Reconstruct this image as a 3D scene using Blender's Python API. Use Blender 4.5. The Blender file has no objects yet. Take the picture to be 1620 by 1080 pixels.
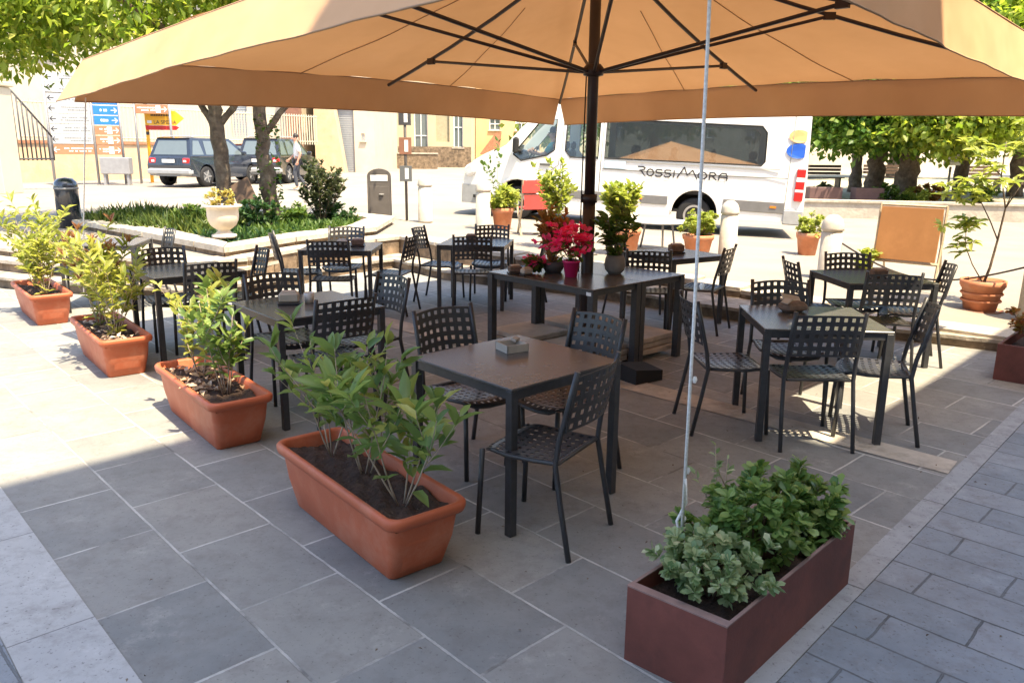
import bpy, bmesh, math, random
import numpy as np
from mathutils import Vector, Matrix
R = math.radians
random.seed(7); RNG = np.random.default_rng(7)
S = bpy.context.scene; COL = S.collection

# ------------------------------------------------------------ camera, sky, sun, exposure
F, PITCH, ROLL, HC = 1250.0, .238, -.010, 1.8
cd = bpy.data.cameras.new('camera'); cam = bpy.data.objects.new('camera', cd); COL.objects.link(cam)
cam.location = (0, 0, HC)
cam.rotation_euler = (Matrix.Rotation(math.pi/2-PITCH, 3, 'X') @ Matrix.Rotation(-ROLL, 3, 'Z')).to_euler()
cd.sensor_width = 36; cd.lens = F/1620*36; cd.clip_start = .05; cd.clip_end = 2000
S.camera = cam
W = bpy.data.worlds.new("World"); S.world = W; W.use_nodes = True
nt = W.node_tree; sky = nt.nodes.new('ShaderNodeTexSky'); sky.sky_type = 'NISHITA'; sky.sun_disc = False
SUN_EL, SX, SY = R(65.5), .66, -.75           # direction towards the sun
sky.sun_elevation = SUN_EL; sky.sun_rotation = math.atan2(SX, SY); sky.air_density = 1.0; sky.dust_density = 2.5; sky.ozone_density = 1.0
bg = nt.nodes['Background']; bg.inputs[1].default_value = .15; nt.links.new(sky.outputs[0], bg.inputs[0])
sd = bpy.data.lights.new('sun', 'SUN'); sun = bpy.data.objects.new('sun', sd); COL.objects.link(sun)
sd.energy = 4.2; sd.angle = R(.5); sd.color = (1, .84, .59)
sv = Vector((SX, SY, 0)).normalized()*math.cos(SUN_EL) + Vector((0, 0, math.sin(SUN_EL)))
sun.rotation_euler = sv.to_track_quat('Z', 'Y').to_euler()
S.view_settings.view_transform = 'Standard'; S.view_settings.look = 'None'
S.view_settings.exposure = 1.68; S.view_settings.gamma = 1

# ------------------------------------------------------------ helpers
def G(px, py, z=0.):
    """point of the real ground (height z) that lies at a place of the photograph"""
    a, b = px-810, py-540; c, s = math.cos(ROLL), math.sin(ROLL); u = a*c+b*s; v = -a*s+b*c
    d = (u/F, math.cos(PITCH)-v/F*math.sin(PITCH), -math.sin(PITCH)-v/F*math.cos(PITCH)); t = (z-HC)/d[2]
    return Vector((d[0]*t, d[1]*t, z))
def zs(x):
    return max(.08, min(.40, .39-.052*(x+1)))
def link(o, parent=None):
    COL.objects.link(o)
    if parent: o.parent = parent
    return o
def tag(o, label=None, cat=None, group=None, kind=None):
    for k, v in (('label', label), ('category', cat), ('group', group), ('kind', kind)):
        if v: o[k] = v
    return o
def thing(name, label, cat, loc=(0, 0, 0), rz=0, group=None):
    o = bpy.data.objects.new(name, None); o.empty_display_size = .1; link(o)
    o.location = loc; o.rotation_euler = (0, 0, rz); return tag(o, label, cat, group)
def dup(root, loc, rz, label, group=None):
    r = root.copy(); COL.objects.link(r); r.location = loc; r.rotation_euler = (0, 0, rz); r['label'] = label
    if group: r['group'] = group
    for ch in list(root.children):
        c = ch.copy(); COL.objects.link(c); c.parent = r
        for g in list(ch.children):
            d = g.copy(); COL.objects.link(d); d.parent = c
    return r
class MB:
    def __init__(s): s.v = []; s.f = []; s.sm = []
    def add(s, vs, fs, smooth=False):
        n = len(s.v); s.v += [tuple(v) for v in vs]; s.f += [tuple(i+n for i in f) for f in fs]; s.sm += [smooth]*len(fs); return s
    def box(s, c, d, rz=0, rx=0, ry=0, M=None, bev=0):
        M = M or (Matrix.Translation(c) @ Matrix.Rotation(rz, 4, 'Z') @ Matrix.Rotation(ry, 4, 'Y') @ Matrix.Rotation(rx, 4, 'X'))
        x, y, z = (q/2 for q in d)
        if not bev:
            vs = [M @ Vector((a*x, b*y, e*z)) for e in (-1, 1) for a, b in ((-1, -1), (1, -1), (1, 1), (-1, 1))]
            return s.add(vs, [(3, 2, 1, 0), (4, 5, 6, 7), (0, 1, 5, 4), (1, 2, 6, 5), (2, 3, 7, 6), (3, 0, 4, 7)])
        b_ = min(bev, x*.9, y*.9, z*.9)
        def ring(ix, zz):
            X, Y_ = x-ix, y-ix; q = b_*.7
            return [M @ Vector(p+(zz,)) for p in ((-X+q, -Y_), (X-q, -Y_), (X, -Y_+q), (X, Y_-q), (X-q, Y_), (-X+q, Y_), (-X, Y_-q), (-X, -Y_+q))]
        vs = ring(b_, -z)+ring(0, -z+b_)+ring(0, z-b_)+ring(b_, z); fs = [tuple(range(7, -1, -1)), tuple(range(24, 32))]
        for k in range(3):
            for i in range(8): j = (i+1) % 8; fs.append((k*8+i, k*8+j, k*8+8+j, k*8+8+i))
        return s.add(vs, fs)
    def tube(s, pts, r, n=8, cap=True, sm=True):
        pts = [Vector(p) for p in pts]; rs = r if isinstance(r, (list, tuple)) else [r]*len(pts); vs = []; fs = []
        up = None
        for i, p in enumerate(pts):
            t = (pts[min(i+1, len(pts)-1)]-pts[max(i-1, 0)]).normalized()
            if up is None: up = Vector((0, 0, 1)) if abs(t.z) < .9 else Vector((1, 0, 0))
            a = t.cross(up).normalized(); b = a.cross(t).normalized(); up = b
            for k in range(n):
                q = 2*math.pi*k/n; vs.append(p+(a*math.cos(q)+b*math.sin(q))*rs[i])
        for i in range(len(pts)-1):
            for k in range(n):
                k2 = (k+1) % n; fs.append((i*n+k, i*n+k2, i*n+n+k2, i*n+n+k))
        if cap: fs += [tuple(range(n-1, -1, -1)), tuple(range(len(vs)-n, len(vs)))]
        return s.add(vs, fs, sm)
    def lathe(s, prof, c=(0, 0, 0), n=24, sm=True):
        vs = []; fs = []
        for r, z in prof:
            for k in range(n):
                q = 2*math.pi*k/n; vs.append((c[0]+r*math.cos(q), c[1]+r*math.sin(q), c[2]+z))
        for i in range(len(prof)-1):
            for k in range(n):
                k2 = (k+1) % n; fs.append((i*n+k, i*n+k2, i*n+n+k2, i*n+n+k))
        return s.add(vs, fs, sm)
    def prism(s, poly, z0, z1):
        n = len(poly); f0 = z0 if callable(z0) else (lambda x, y: z0); f1 = z1 if callable(z1) else (lambda x, y: z1)
        vs = [(x, y, f0(x, y)) for x, y in poly]+[(x, y, f1(x, y)) for x, y in poly]
        return s.add(vs, [tuple(range(n-1, -1, -1)), tuple(range(n, 2*n))]+[(i, (i+1) % n, n+(i+1) % n, n+i) for i in range(n)])
    def sweep(s, poly, z0, z1): return s.prism([(p[0], p[1]) for p in poly], z0, z1)
    def grid(s, fn, nu, nv, sm=True):
        vs = [fn(i/nu, j/nv) for j in range(nv+1) for i in range(nu+1)]
        return s.add(vs, [(j*(nu+1)+i, j*(nu+1)+i+1, (j+1)*(nu+1)+i+1, (j+1)*(nu+1)+i) for j in range(nv) for i in range(nu)], sm)
    def perf(s, fn, nx, ny, hole=.6, th=.004):
        """perforated sheet: fn(u,v)->(point, normal); nx x ny square holes"""
        def cuts(n):
            c = [0]; 
            for i in range(n): c += [(i+.5-hole/2)/n, (i+.5+hole/2)/n]
            return c+[1]
        cu, cv = cuts(nx), cuts(ny); idx = {}; vs = []; fs = []
        def V(i, j, k):
            if (i, j, k) not in idx:
                p, nn = fn(cu[i], cv[j]); idx[(i, j, k)] = len(vs); vs.append(Vector(p)+Vector(nn)*(th/2 if k else -th/2))
            return idx[(i, j, k)]
        full = lambda i, j: 0 <= i < len(cu)-1 and 0 <= j < len(cv)-1 and not (i % 2 == 1 and j % 2 == 1)
        for i in range(len(cu)-1):
            for j in range(len(cv)-1):
                if not full(i, j): continue
                fs.append((V(i, j, 1), V(i+1, j, 1), V(i+1, j+1, 1), V(i, j+1, 1))); fs.append((V(i, j+1, 0), V(i+1, j+1, 0), V(i+1, j, 0), V(i, j, 0)))
                if not full(i-1, j): fs.append((V(i, j, 0), V(i, j, 1), V(i, j+1, 1), V(i, j+1, 0)))
                if not full(i+1, j): fs.append((V(i+1, j+1, 0), V(i+1, j+1, 1), V(i+1, j, 1), V(i+1, j, 0)))
                if not full(i, j-1): fs.append((V(i+1, j, 0), V(i+1, j, 1), V(i, j, 1), V(i, j, 0)))
                if not full(i, j+1): fs.append((V(i, j+1, 0), V(i, j+1, 1), V(i+1, j+1, 1), V(i+1, j+1, 0)))
        return s.add(vs, fs, False)
    def build(s, name, m, parent=None, label=None):
        me = bpy.data.meshes.new(name); me.from_pydata(s.v, [], s.f); me.polygons.foreach_set('use_smooth', s.sm)
        me.materials.append(m); me.update(); o = link(bpy.data.objects.new(name, me), parent)
        if label: o['label'] = label
        return o
# ---- materials
def mat(name, c, rough=.6, metal=0, var=.12, scale=6., bump=0., bscale=None, spec=.5, coat=0., dirt=None, dscale=1.5, damt=.4, coord='Object', detail=6):
    m = bpy.data.materials.new(name); m.use_nodes = True; N = m.node_tree.nodes; L = m.node_tree.links; P = N['Principled BSDF']
    P.inputs['Roughness'].default_value = rough; P.inputs['Metallic'].default_value = metal; P.inputs['Specular IOR Level'].default_value = spec
    P.inputs['Coat Weight'].default_value = coat
    tc = N.new('ShaderNodeTexCoord'); no = N.new('ShaderNodeTexNoise'); no.inputs['Scale'].default_value = scale; no.inputs['Detail'].default_value = detail; no.inputs['Roughness'].default_value = .62
    L.new(tc.outputs[coord], no.inputs['Vector'])
    mx = N.new('ShaderNodeMix'); mx.data_type = 'RGBA'; c = tuple(c)
    mx.inputs[6].default_value = tuple(max(0, q*(1-var)) for q in c)+(1,); mx.inputs[7].default_value = tuple(min(1, q*(1+var)) for q in c)+(1,)
    mr = N.new('ShaderNodeMapRange'); mr.inputs[1].default_value = .3; mr.inputs[2].default_value = .7; L.new(no.outputs[0], mr.inputs[0]); L.new(mr.outputs[0], mx.inputs[0])
    out = mx.outputs[2]
    if dirt:
        n2 = N.new('ShaderNodeTexNoise'); n2.inputs['Scale'].default_value = dscale; n2.inputs['Detail'].default_value = 8; n2.inputs['Roughness'].default_value = .7; L.new(tc.outputs[coord], n2.inputs['Vector'])
        m2 = N.new('ShaderNodeMapRange'); m2.inputs[1].default_value = .48; m2.inputs[2].default_value = .72; m2.inputs[4].default_value = damt; L.new(n2.outputs[0], m2.inputs[0])
        x2 = N.new('ShaderNodeMix'); x2.data_type = 'RGBA'; L.new(m2.outputs[0], x2.inputs[0]); L.new(out, x2.inputs[6]); x2.inputs[7].default_value = tuple(dirt)+(1,); out = x2.outputs[2]
    L.new(out, P.inputs['Base Color'])
    if bump:
        nb = N.new('ShaderNodeTexNoise'); nb.inputs['Scale'].default_value = bscale or scale*4; nb.inputs['Detail'].default_value = 8; L.new(tc.outputs[coord], nb.inputs['Vector'])
        b = N.new('ShaderNodeBump'); b.inputs['Strength'].default_value = 1; b.inputs['Distance'].default_value = bump; L.new(nb.outputs[0], b.inputs['Height']); L.new(b.outputs[0], P.inputs['Normal'])
    return m
def leafmat(name, c1, c2, trans=.4, rough=.45, c3=None):
    m = bpy.data.materials.new(name); m.use_nodes = True; N = m.node_tree.nodes; L = m.node_tree.links; P = N['Principled BSDF']; O = N['Material Output']
    ge = N.new('ShaderNodeNewGeometry'); cr = N.new('ShaderNodeValToRGB'); L.new(ge.outputs['Random Per Island'], cr.inputs[0])
    cr.color_ramp.elements[0].color = tuple(c1)+(1,); cr.color_ramp.elements[1].color = tuple(c2)+(1,)
    if c3: e = cr.color_ramp.elements.new(.88); e.color = tuple(c2)+(1,); cr.color_ramp.elements[-1].color = tuple(c3)+(1,)
    L.new(cr.outputs[0], P.inputs['Base Color']); P.inputs['Roughness'].default_value = rough; P.inputs['Specular IOR Level'].default_value = .45
    t = N.new('ShaderNodeBsdfTranslucent'); hs = N.new('ShaderNodeHueSaturation'); hs.inputs['Value'].default_value = 1.5; hs.inputs['Saturation'].default_value = 1.1; hs.inputs['Hue'].default_value = .485
    L.new(cr.outputs[0], hs.inputs['Color']); L.new(hs.outputs[0], t.inputs[0]); mx = N.new('ShaderNodeMixShader'); mx.inputs[0].default_value = trans
    L.new(P.outputs[0], mx.inputs[1]); L.new(t.outputs[0], mx.inputs[2]); L.new(mx.outputs[0], O.inputs[0]); return m
def glassmat(name, tint, refl=.12):
    m = bpy.data.materials.new(name); m.use_nodes = True; N = m.node_tree.nodes; L = m.node_tree.links; O = N['Material Output']; N.remove(N['Principled BSDF'])
    t = N.new('ShaderNodeBsdfTransparent'); t.inputs[0].default_value = tuple(tint)+(1,); g = N.new('ShaderNodeBsdfGlossy'); g.inputs['Roughness'].default_value = .02
    fr = N.new('ShaderNodeLayerWeight'); fr.inputs[0].default_value = .35; mr = N.new('ShaderNodeMapRange'); mr.inputs[3].default_value = refl; mr.inputs[4].default_value = .9
    L.new(fr.outputs['Fresnel'], mr.inputs[0]); mx = N.new('ShaderNodeMixShader'); L.new(mr.outputs[0], mx.inputs[0]); L.new(t.outputs[0], mx.inputs[1]); L.new(g.outputs[0], mx.inputs[2]); L.new(mx.outputs[0], O.inputs[0]); return m
def tilemat(name, ang, u0, v0, bw, bh, c1, c2, mortar, ms, off=.5, warp=.006, bump=.002, rough=.7, stain=(.17, .155, .145), cvar=.25):
    m = bpy.data.materials.new(name); m.use_nodes = True; N = m.node_tree.nodes; L = m.node_tree.links; P = N['Principled BSDF']
    tc = N.new('ShaderNodeTexCoord'); wn = N.new('ShaderNodeTexNoise'); wn.inputs['Scale'].default_value = 3.5; wn.inputs['Detail'].default_value = 5; L.new(tc.outputs['Object'], wn.inputs['Vector'])
    wm = N.new('ShaderNodeVectorMath'); wm.operation = 'MULTIPLY_ADD'; L.new(wn.outputs['Color'], wm.inputs[0]); wm.inputs[1].default_value = (warp*2,)*3; L.new(tc.outputs['Object'], wm.inputs[2])
    def dot(v, o):
        d = N.new('ShaderNodeVectorMath'); d.operation = 'DOT_PRODUCT'; L.new(wm.outputs[0], d.inputs[0]); d.inputs[1].default_value = v+(0,)
        s_ = N.new('ShaderNodeMath'); s_.operation = 'SUBTRACT'; L.new(d.outputs['Value'], s_.inputs[0]); s_.inputs[1].default_value = o; return s_.outputs[0]
    t = (math.cos(ang), math.sin(ang)); n = (-t[1], t[0]); cx = N.new('ShaderNodeCombineXYZ')
    L.new(dot(t, u0-40*bw), cx.inputs[0]); L.new(dot(n, v0-40*bh), cx.inputs[1])
    br = N.new('ShaderNodeTexBrick'); L.new(cx.outputs[0], br.inputs['Vector']); br.inputs['Scale'].default_value = 1; br.inputs['Mortar Size'].default_value = ms
    br.inputs['Brick Width'].default_value = bw; br.inputs['Row Height'].default_value = bh; br.offset = off; br.inputs['Mortar Smooth'].default_value = 1.0; br.inputs['Bias'].default_value = 0
    br.inputs['Color1'].default_value = tuple(c1)+(1,); br.inputs['Color2'].default_value = tuple(c2)+(1,); br.inputs['Mortar'].default_value = tuple(c1)+(1,)
    def noise(sc, det=8, ro=.65):
        q = N.new('ShaderNodeTexNoise'); q.inputs['Scale'].default_value = sc; q.inputs['Detail'].default_value = det; q.inputs['Roughness'].default_value = ro; L.new(tc.outputs['Object'], q.inputs['Vector']); return q.outputs[0]
    def rng(v, a, b, c, d):
        q = N.new('ShaderNodeMapRange'); L.new(v, q.inputs[0]); 
        for i, k in enumerate((a, b, c, d)): q.inputs[i+1].default_value = k
        return q.outputs[0]
    def mix(f, a, b, mode='MIX'):
        q = N.new('ShaderNodeMix'); q.data_type = 'RGBA'; q.blend_type = mode
        (L.new(f, q.inputs[0]) if not isinstance(f, (int, float)) else setattr(q.inputs[0], 'default_value', f))
        for i, k in ((6, a), (7, b)): (setattr(q.inputs[i], 'default_value', tuple(k)+(1,)) if isinstance(k, tuple) else L.new(k, q.inputs[i]))
        return q.outputs[2]
    c = mix(rng(noise(2.2), .35, .7, 0, cvar), br.outputs['Color'], tuple(q*1.7 for q in c2))
    c = mix(rng(noise(7, 10, .75), .48, .72, 0, .6), c, stain)
    c = mix(rng(noise(3.1, 9, .8), .56, .70, 0, .35), c, tuple(min(1, q*1.9) for q in c2))
    c = mix(rng(noise(60, 4), .60, .68, 0, .6), c, tuple(q*.5 for q in stain))
    # worn joint: uneven width, the light mortar is missing or grimy in places
    jn = N.new('ShaderNodeMath'); jn.operation = 'MULTIPLY_ADD'; L.new(noise(38, 5), jn.inputs[0]); jn.inputs[1].default_value = 1.1; jn.inputs[2].default_value = -.55
    ja = N.new('ShaderNodeMath'); ja.operation = 'ADD'; L.new(br.outputs['Fac'], ja.inputs[0]); L.new(jn.outputs[0], ja.inputs[1]); jg = N.new('ShaderNodeMath'); jg.operation = 'MULTIPLY'; L.new(rng(ja.outputs[0], .30, .50, 0, 1), jg.inputs[0]); L.new(rng(br.outputs['Fac'], .02, .12, 0, 1), jg.inputs[1]); JF = jg.outputs[0]
    wear = rng(noise(1.7, 6), .38, .6, .15, 1.)
    mul = N.new('ShaderNodeMath'); mul.operation = 'MULTIPLY'; L.new(JF, mul.inputs[0]); L.new(wear, mul.inputs[1])
    dark = mix(rng(noise(1.7, 6), .36, .52, .75, 0.), c, (.05, .045, .04)); c2_ = mix(JF, c, dark); c = mix(mul.outputs[0], c2_, mortar)
    L.new(c, P.inputs['Base Color']); L.new(rng(noise(14), .3, .7, rough-.12, rough+.12), P.inputs['Roughness']); P.inputs['Specular IOR Level'].default_value = .45
    ad = N.new('ShaderNodeMath'); ad.operation = 'MULTIPLY_ADD'; L.new(noise(25), ad.inputs[0]); ad.inputs[1].default_value = .6
    inv = rng(JF, 0, 1, 1, 0); L.new(inv, ad.inputs[2])
    b = N.new('ShaderNodeBump'); b.inputs['Distance'].default_value = bump; b.inputs['Strength'].default_value = 1; L.new(ad.outputs[0], b.inputs['Height']); L.new(b.outputs[0], P.inputs['Normal'])
    return m
M = dict(
    tile=tilemat('terrace_stone', R(-46.8), -2.785, .70, .63, .447, (.168, .178, .180), (.275, .268, .246), (.54, .53, .50), .0105),
    slab=tilemat('lane_stone', R(-45), .1, .03, .74, .235, (.185, .215, .245), (.25, .27, .295), (.10, .105, .11), .008, off=.37, warp=.011, bump=.006, cvar=.35),
    kerb=tilemat('kerb_stone', R(46.9), .35, -5, 1.15, 9, (.30, .315, .33), (.34, .35, .355), (.05, .05, .05), .008),
    band=tilemat('band_stone', R(-46.8), .2, -5, .95, 9, (.36, .37, .38), (.39, .395, .39), (.14, .14, .14), .006),
    street=mat('street_surface', (.27, .24, .20), .85, var=.12, scale=.8, bump=.004, bscale=40, dirt=(.19, .17, .145), dscale=.5, damt=.6),
    step=mat('step_stone', (.38, .33, .27), .85, var=.35, scale=5, bump=.02, bscale=12, dirt=(.10, .085, .07), dscale=4, damt=.9),
    coping=mat('coping_stone', (.48, .43, .36), .85, var=.2, scale=6, bump=.008, bscale=25, dirt=(.2, .17, .13), dscale=5, damt=.6),
    plaster=mat('cream_plaster', (.50, .42, .28), .9, var=.06, scale=1.2, dirt=(.5, .42, .32), dscale=.8, damt=.4),
    plaster2=mat('pale_plaster', (.56, .49, .37), .9, var=.06, scale=1.2, dirt=(.42, .34, .25), dscale=.7, damt=.4),
    ochre=mat('ochre_plaster', (.58, .42, .26), .9, var=.15, scale=2, dirt=(.34, .25, .17), dscale=1.2, damt=.5, bump=.01, bscale=14),
    orange=mat('orange_plaster', (.66, .45, .22), .9, var=.1, scale=1),
    rubble=mat('rubble_stone', (.20, .145, .095), .9, var=.6, scale=5, bump=.03, bscale=6, dirt=(.06, .045, .035), dscale=4, damt=.8), bandage=mat('grey_rub_strip', (.15, .15, .155), .5),
    roof=mat('roof_tile', (.35, .16, .09), .85, var=.3, scale=8, bump=.02, bscale=6),
    dark=mat('anthracite_metal', (.045, .046, .050), .36, metal=.0, var=.2, scale=30, spec=.5),
    darktop=mat('anthracite_top', (.085, .082, .080), .26, var=.12, scale=14, spec=.5, dirt=(.13, .12, .11), dscale=9, damt=.35),
    rib=mat('umbrella_frame_metal', (.028, .014, .012), .5, var=.2),
    seam=mat('canopy_seam', (.42, .26, .15), .9),
    pole=mat('umbrella_pole_metal', (.035, .022, .02), .4, var=.2),
    terra=mat('terracotta_plastic', (.50, .125, .055), .5, var=.10, scale=4, spec=.4, dirt=(.60, .27, .17), dscale=4.5, damt=.55, bump=.0008, bscale=60),
    clay=mat('terracotta_clay', (.52, .2, .1), .8, var=.18, scale=6, dirt=(.5, .35, .26), dscale=5, damt=.5),
    corten=mat('rust_red_steel', (.175, .055, .042), .55, var=.28, scale=3, spec=.4, dirt=(.085, .032, .027), dscale=4.5, damt=.75, bump=.0006, bscale=80),
    cortenrim=mat('rust_red_steel_edge', (.26, .17, .15), .6, var=.2, scale=12),
    soil=mat('soil', (.060, .036, .026), .95, var=.5, scale=30, bump=.02, bscale=40),
    drysoil=mat('dry_soil', (.30, .21, .14), .95, var=.3, scale=20, bump=.02, bscale=30),
    grit=mat('soil_grit', (.16, .11, .08), .95, var=.6, scale=50),
    bark=mat('bark', (.13, .095, .07), .95, var=.4, scale=9, bump=.03, bscale=10, dirt=(.30, .25, .18), dscale=6, damt=.7),
    twig=mat('pale_twig', (.42, .34, .26), .8, var=.2, scale=20), twigd=mat('brown_twig', (.16, .11, .07), .8, var=.2),
    white=mat('white_paint', (.80, .80, .79), .28, var=.015, coat=.6, dirt=(.66, .65, .62), dscale=1.2, damt=.35), grey=mat('grey_plastic', (.10, .105, .11), .6), black=mat('black_rubber', (.012, .012, .013), .75),
    rim=mat('wheel_metal', (.45, .45, .46), .35, metal=.7), chrome=mat('chrome', (.7, .7, .7), .2, metal=1.),
    navy=mat('dark_blue_car_paint', (.022, .028, .042), .22, coat=1., var=.05), blackcar=mat('black_car_paint', (.02, .02, .024), .25, coat=1., var=.05), redcar=mat('red_car_paint', (.24, .02, .02), .25, coat=1., var=.05),
    bumper=mat('silver_bumper', (.32, .33, .34), .45), red=mat('red_lamp', (.55, .02, .02), .25, coat=.6), amber=mat('amber_lamp', (.7, .2, .02), .3), clear=mat('clear_lamp', (.75, .76, .78), .15, coat=1.),
    ink=mat('dark_lettering', (.025, .025, .035), .5), blue=mat('blue_emblem', (.02, .10, .50), .4), peach=mat('peach_emblem', (.80, .42, .18), .4), paleblue=mat('pale_blue_sticker', (.45, .58, .70), .5),
    signwhite=mat('sign_white', (.66, .67, .68), .5, var=.04), signblue=mat('sign_blue', (.02, .16, .48), .5), signbrown=mat('sign_brown', (.36, .17, .09), .5), signyel=mat('sign_yellow', (.85, .42, .02), .5), signmetal=mat('sign_post_metal', (.33, .33, .34), .5, metal=.3), signgrey=mat('sign_grey_white', (.40, .41, .42), .5, var=.04), ghost=mat('sign_grey_text', (.20, .21, .22), .5), arrow=mat('sign_black', (.03, .03, .035), .5),
    wood=mat('pale_wood', (.45, .36, .24), .7, var=.2, scale=14), boardbrown=mat('brown_board', (.12, .075, .05), .8, var=.2), menu=mat('orange_menu_board', (.40, .18, .06), .45, var=.05, dirt=(.56, .27, .10), dscale=1.5, damt=.5),
    redcloth=mat('red_canvas', (.62, .06, .05), .8, var=.1), pink=mat('pink_pot', (.75, .03, .17), .35), greypot=mat('grey_ceramic', (.20, .19, .175), .7, var=.15, scale=10), darkpot=mat('dark_grey_pot', (.08, .075, .075), .6),
    concrete=mat('pale_concrete', (.50, .46, .40), .9, var=.15, scale=7, bump=.004, bscale=60, dirt=(.32, .29, .25), dscale=3, damt=.5), concrete2=mat('weight_slab_concrete', (.50, .42, .35), .9, var=.25, scale=10, bump=.006, bscale=40, dirt=(.18, .15, .12), dscale=5, damt=.6),
    urn=mat('cream_urn', (.66, .58, .46), .8, var=.08, scale=8), rope=mat('white_rope', (.85, .83, .80), .8, var=.2, scale=80), cord=mat('dark_cord', (.03, .02, .02), .8), napkin=mat('box_brown', (.16, .11, .085), .7, var=.4, scale=25), napkinw=mat('box_beige', (.45, .40, .34), .7, var=.15), ashw=mat('white_ashtray', (.68, .66, .64), .4),
    binm=mat('bin_grey', (.09, .08, .075), .6, var=.1), shutter=mat('grey_shutter', (.36, .38, .39), .6, var=.08), wframe=mat('white_window_frame', (.7, .7, .68), .6), darkiron=mat('dark_iron', (.05, .05, .055), .5), door=mat('brown_door', (.22, .10, .06), .6, var=.15), archshade=mat('olive_arch_shade', (.36, .33, .22), .9),
    skin=mat('skin', (.50, .27, .19), .6, var=.05), teal=mat('teal_shirt', (.12, .42, .42), .8), whitesh=mat('white_shirt', (.72, .72, .72), .8), trousers=mat('dark_trousers', (.05, .055, .07), .8), hair=mat('dark_hair', (.02, .015, .012), .6),
    seatcloth=mat('grey_seat', (.07, .07, .08), .8), interior=mat('van_trim', (.22, .22, .23), .8),
    pflower=mat('pink_petal', (.80, .04, .14), .6, var=.25, scale=12), label=mat('white_sticker', (.75, .75, .75), .6), parkground=mat('park_gravel', (.42, .37, .27), .9, var=.3, scale=.6, dirt=(.16, .18, .07), dscale=.3, damt=.7), wallstone=mat('park_wall_render', (.46, .42, .36), .9, var=.15, scale=3, bump=.01, bscale=15, dirt=(.26, .23, .2), dscale=2.2, damt=.7), plum=mat('plum_planter', (.13, .075, .075), .6),
    pglass=glassmat('clear_glass', (.80, .88, .87), .05), tglass=glassmat('tinted_glass', (.22, .27, .31), .22), pane=mat('window_pane', (.12, .15, .16), .08, var=.05, spec=1.),
)
LM = dict(
    laurel=leafmat('laurel_leaf', (.09, .18, .055), (.25, .35, .10), .4, .4, (.46, .48, .14)), photinia=leafmat('photinia_leaf', (.22, .28, .06), (.44, .46, .12), .5, .4, (.58, .52, .18)), redtip=leafmat('red_tip_leaf', (.40, .20, .12), (.46, .30, .12), .4),
    box=leafmat('boxy_leaf', (.08, .18, .05), (.24, .36, .10), .35, .35, (.38, .46, .16)), varieg=leafmat('variegated_leaf', (.14, .24, .10), (.38, .46, .24), .35, .4, (.74, .76, .52)),
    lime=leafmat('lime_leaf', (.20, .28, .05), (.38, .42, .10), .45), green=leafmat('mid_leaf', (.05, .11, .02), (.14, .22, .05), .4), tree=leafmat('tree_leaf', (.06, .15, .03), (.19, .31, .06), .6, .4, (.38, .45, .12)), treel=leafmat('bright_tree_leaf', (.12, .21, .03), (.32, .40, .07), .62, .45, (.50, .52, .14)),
    deep=leafmat('dark_bed_leaf', (.02, .06, .02), (.06, .13, .035), .3), grass=leafmat('grass_blade', (.05, .10, .02), (.17, .22, .05), .3), orange=leafmat('orange_leaf', (.40, .16, .05), (.20, .18, .05), .4), yellow=leafmat('yellow_leaf', (.50, .40, .12), (.35, .36, .1), .4), petal=leafmat('geranium_petal', (.85, .05, .16), (.95, .20, .36), .45), olive=leafmat('olive_leaf', (.05, .075, .035), (.12, .14, .06), .3))
def canopymat():
    m = bpy.data.materials.new('canopy_fabric'); m.use_nodes = True; N = m.node_tree.nodes; L = m.node_tree.links; P = N['Principled BSDF']; O = N['Material Output']
    tc = N.new('ShaderNodeTexCoord'); no = N.new('ShaderNodeTexNoise'); no.inputs['Scale'].default_value = 1.3; no.inputs['Detail'].default_value = 6; L.new(tc.outputs['Object'], no.inputs['Vector'])
    mx = N.new('ShaderNodeMix'); mx.data_type = 'RGBA'; mx.inputs[6].default_value = (.60, .36, .20, 1); mx.inputs[7].default_value = (.69, .43, .25, 1); n3 = N.new('ShaderNodeMapRange'); n3.inputs[1].default_value = .35; n3.inputs[2].default_value = .65; L.new(no.outputs[0], n3.inputs[0]); L.new(n3.outputs[0], mx.inputs[0])
    P.inputs['Roughness'].default_value = .9; P.inputs['Specular IOR Level'].default_value = .1; L.new(mx.outputs[2], P.inputs['Base Color'])
    t = N.new('ShaderNodeBsdfTranslucent'); t.inputs[0].default_value = (.68, .34, .13, 1); ms = N.new('ShaderNodeMixShader'); ms.inputs[0].default_value = .12
    L.new(P.outputs[0], ms.inputs[1]); L.new(t.outputs[0], ms.inputs[2]); L.new(ms.outputs[0], O.inputs[0])
    wv = N.new('ShaderNodeTexNoise'); wv.inputs['Scale'].default_value = 2.2; L.new(tc.outputs['Object'], wv.inputs['Vector']); b = N.new('ShaderNodeBump'); b.inputs['Distance'].default_value = .03; L.new(wv.outputs[0], b.inputs['Height']); L.new(b.outputs[0], P.inputs['Normal'])
    return m
M['canopy'] = canopymat()
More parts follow.
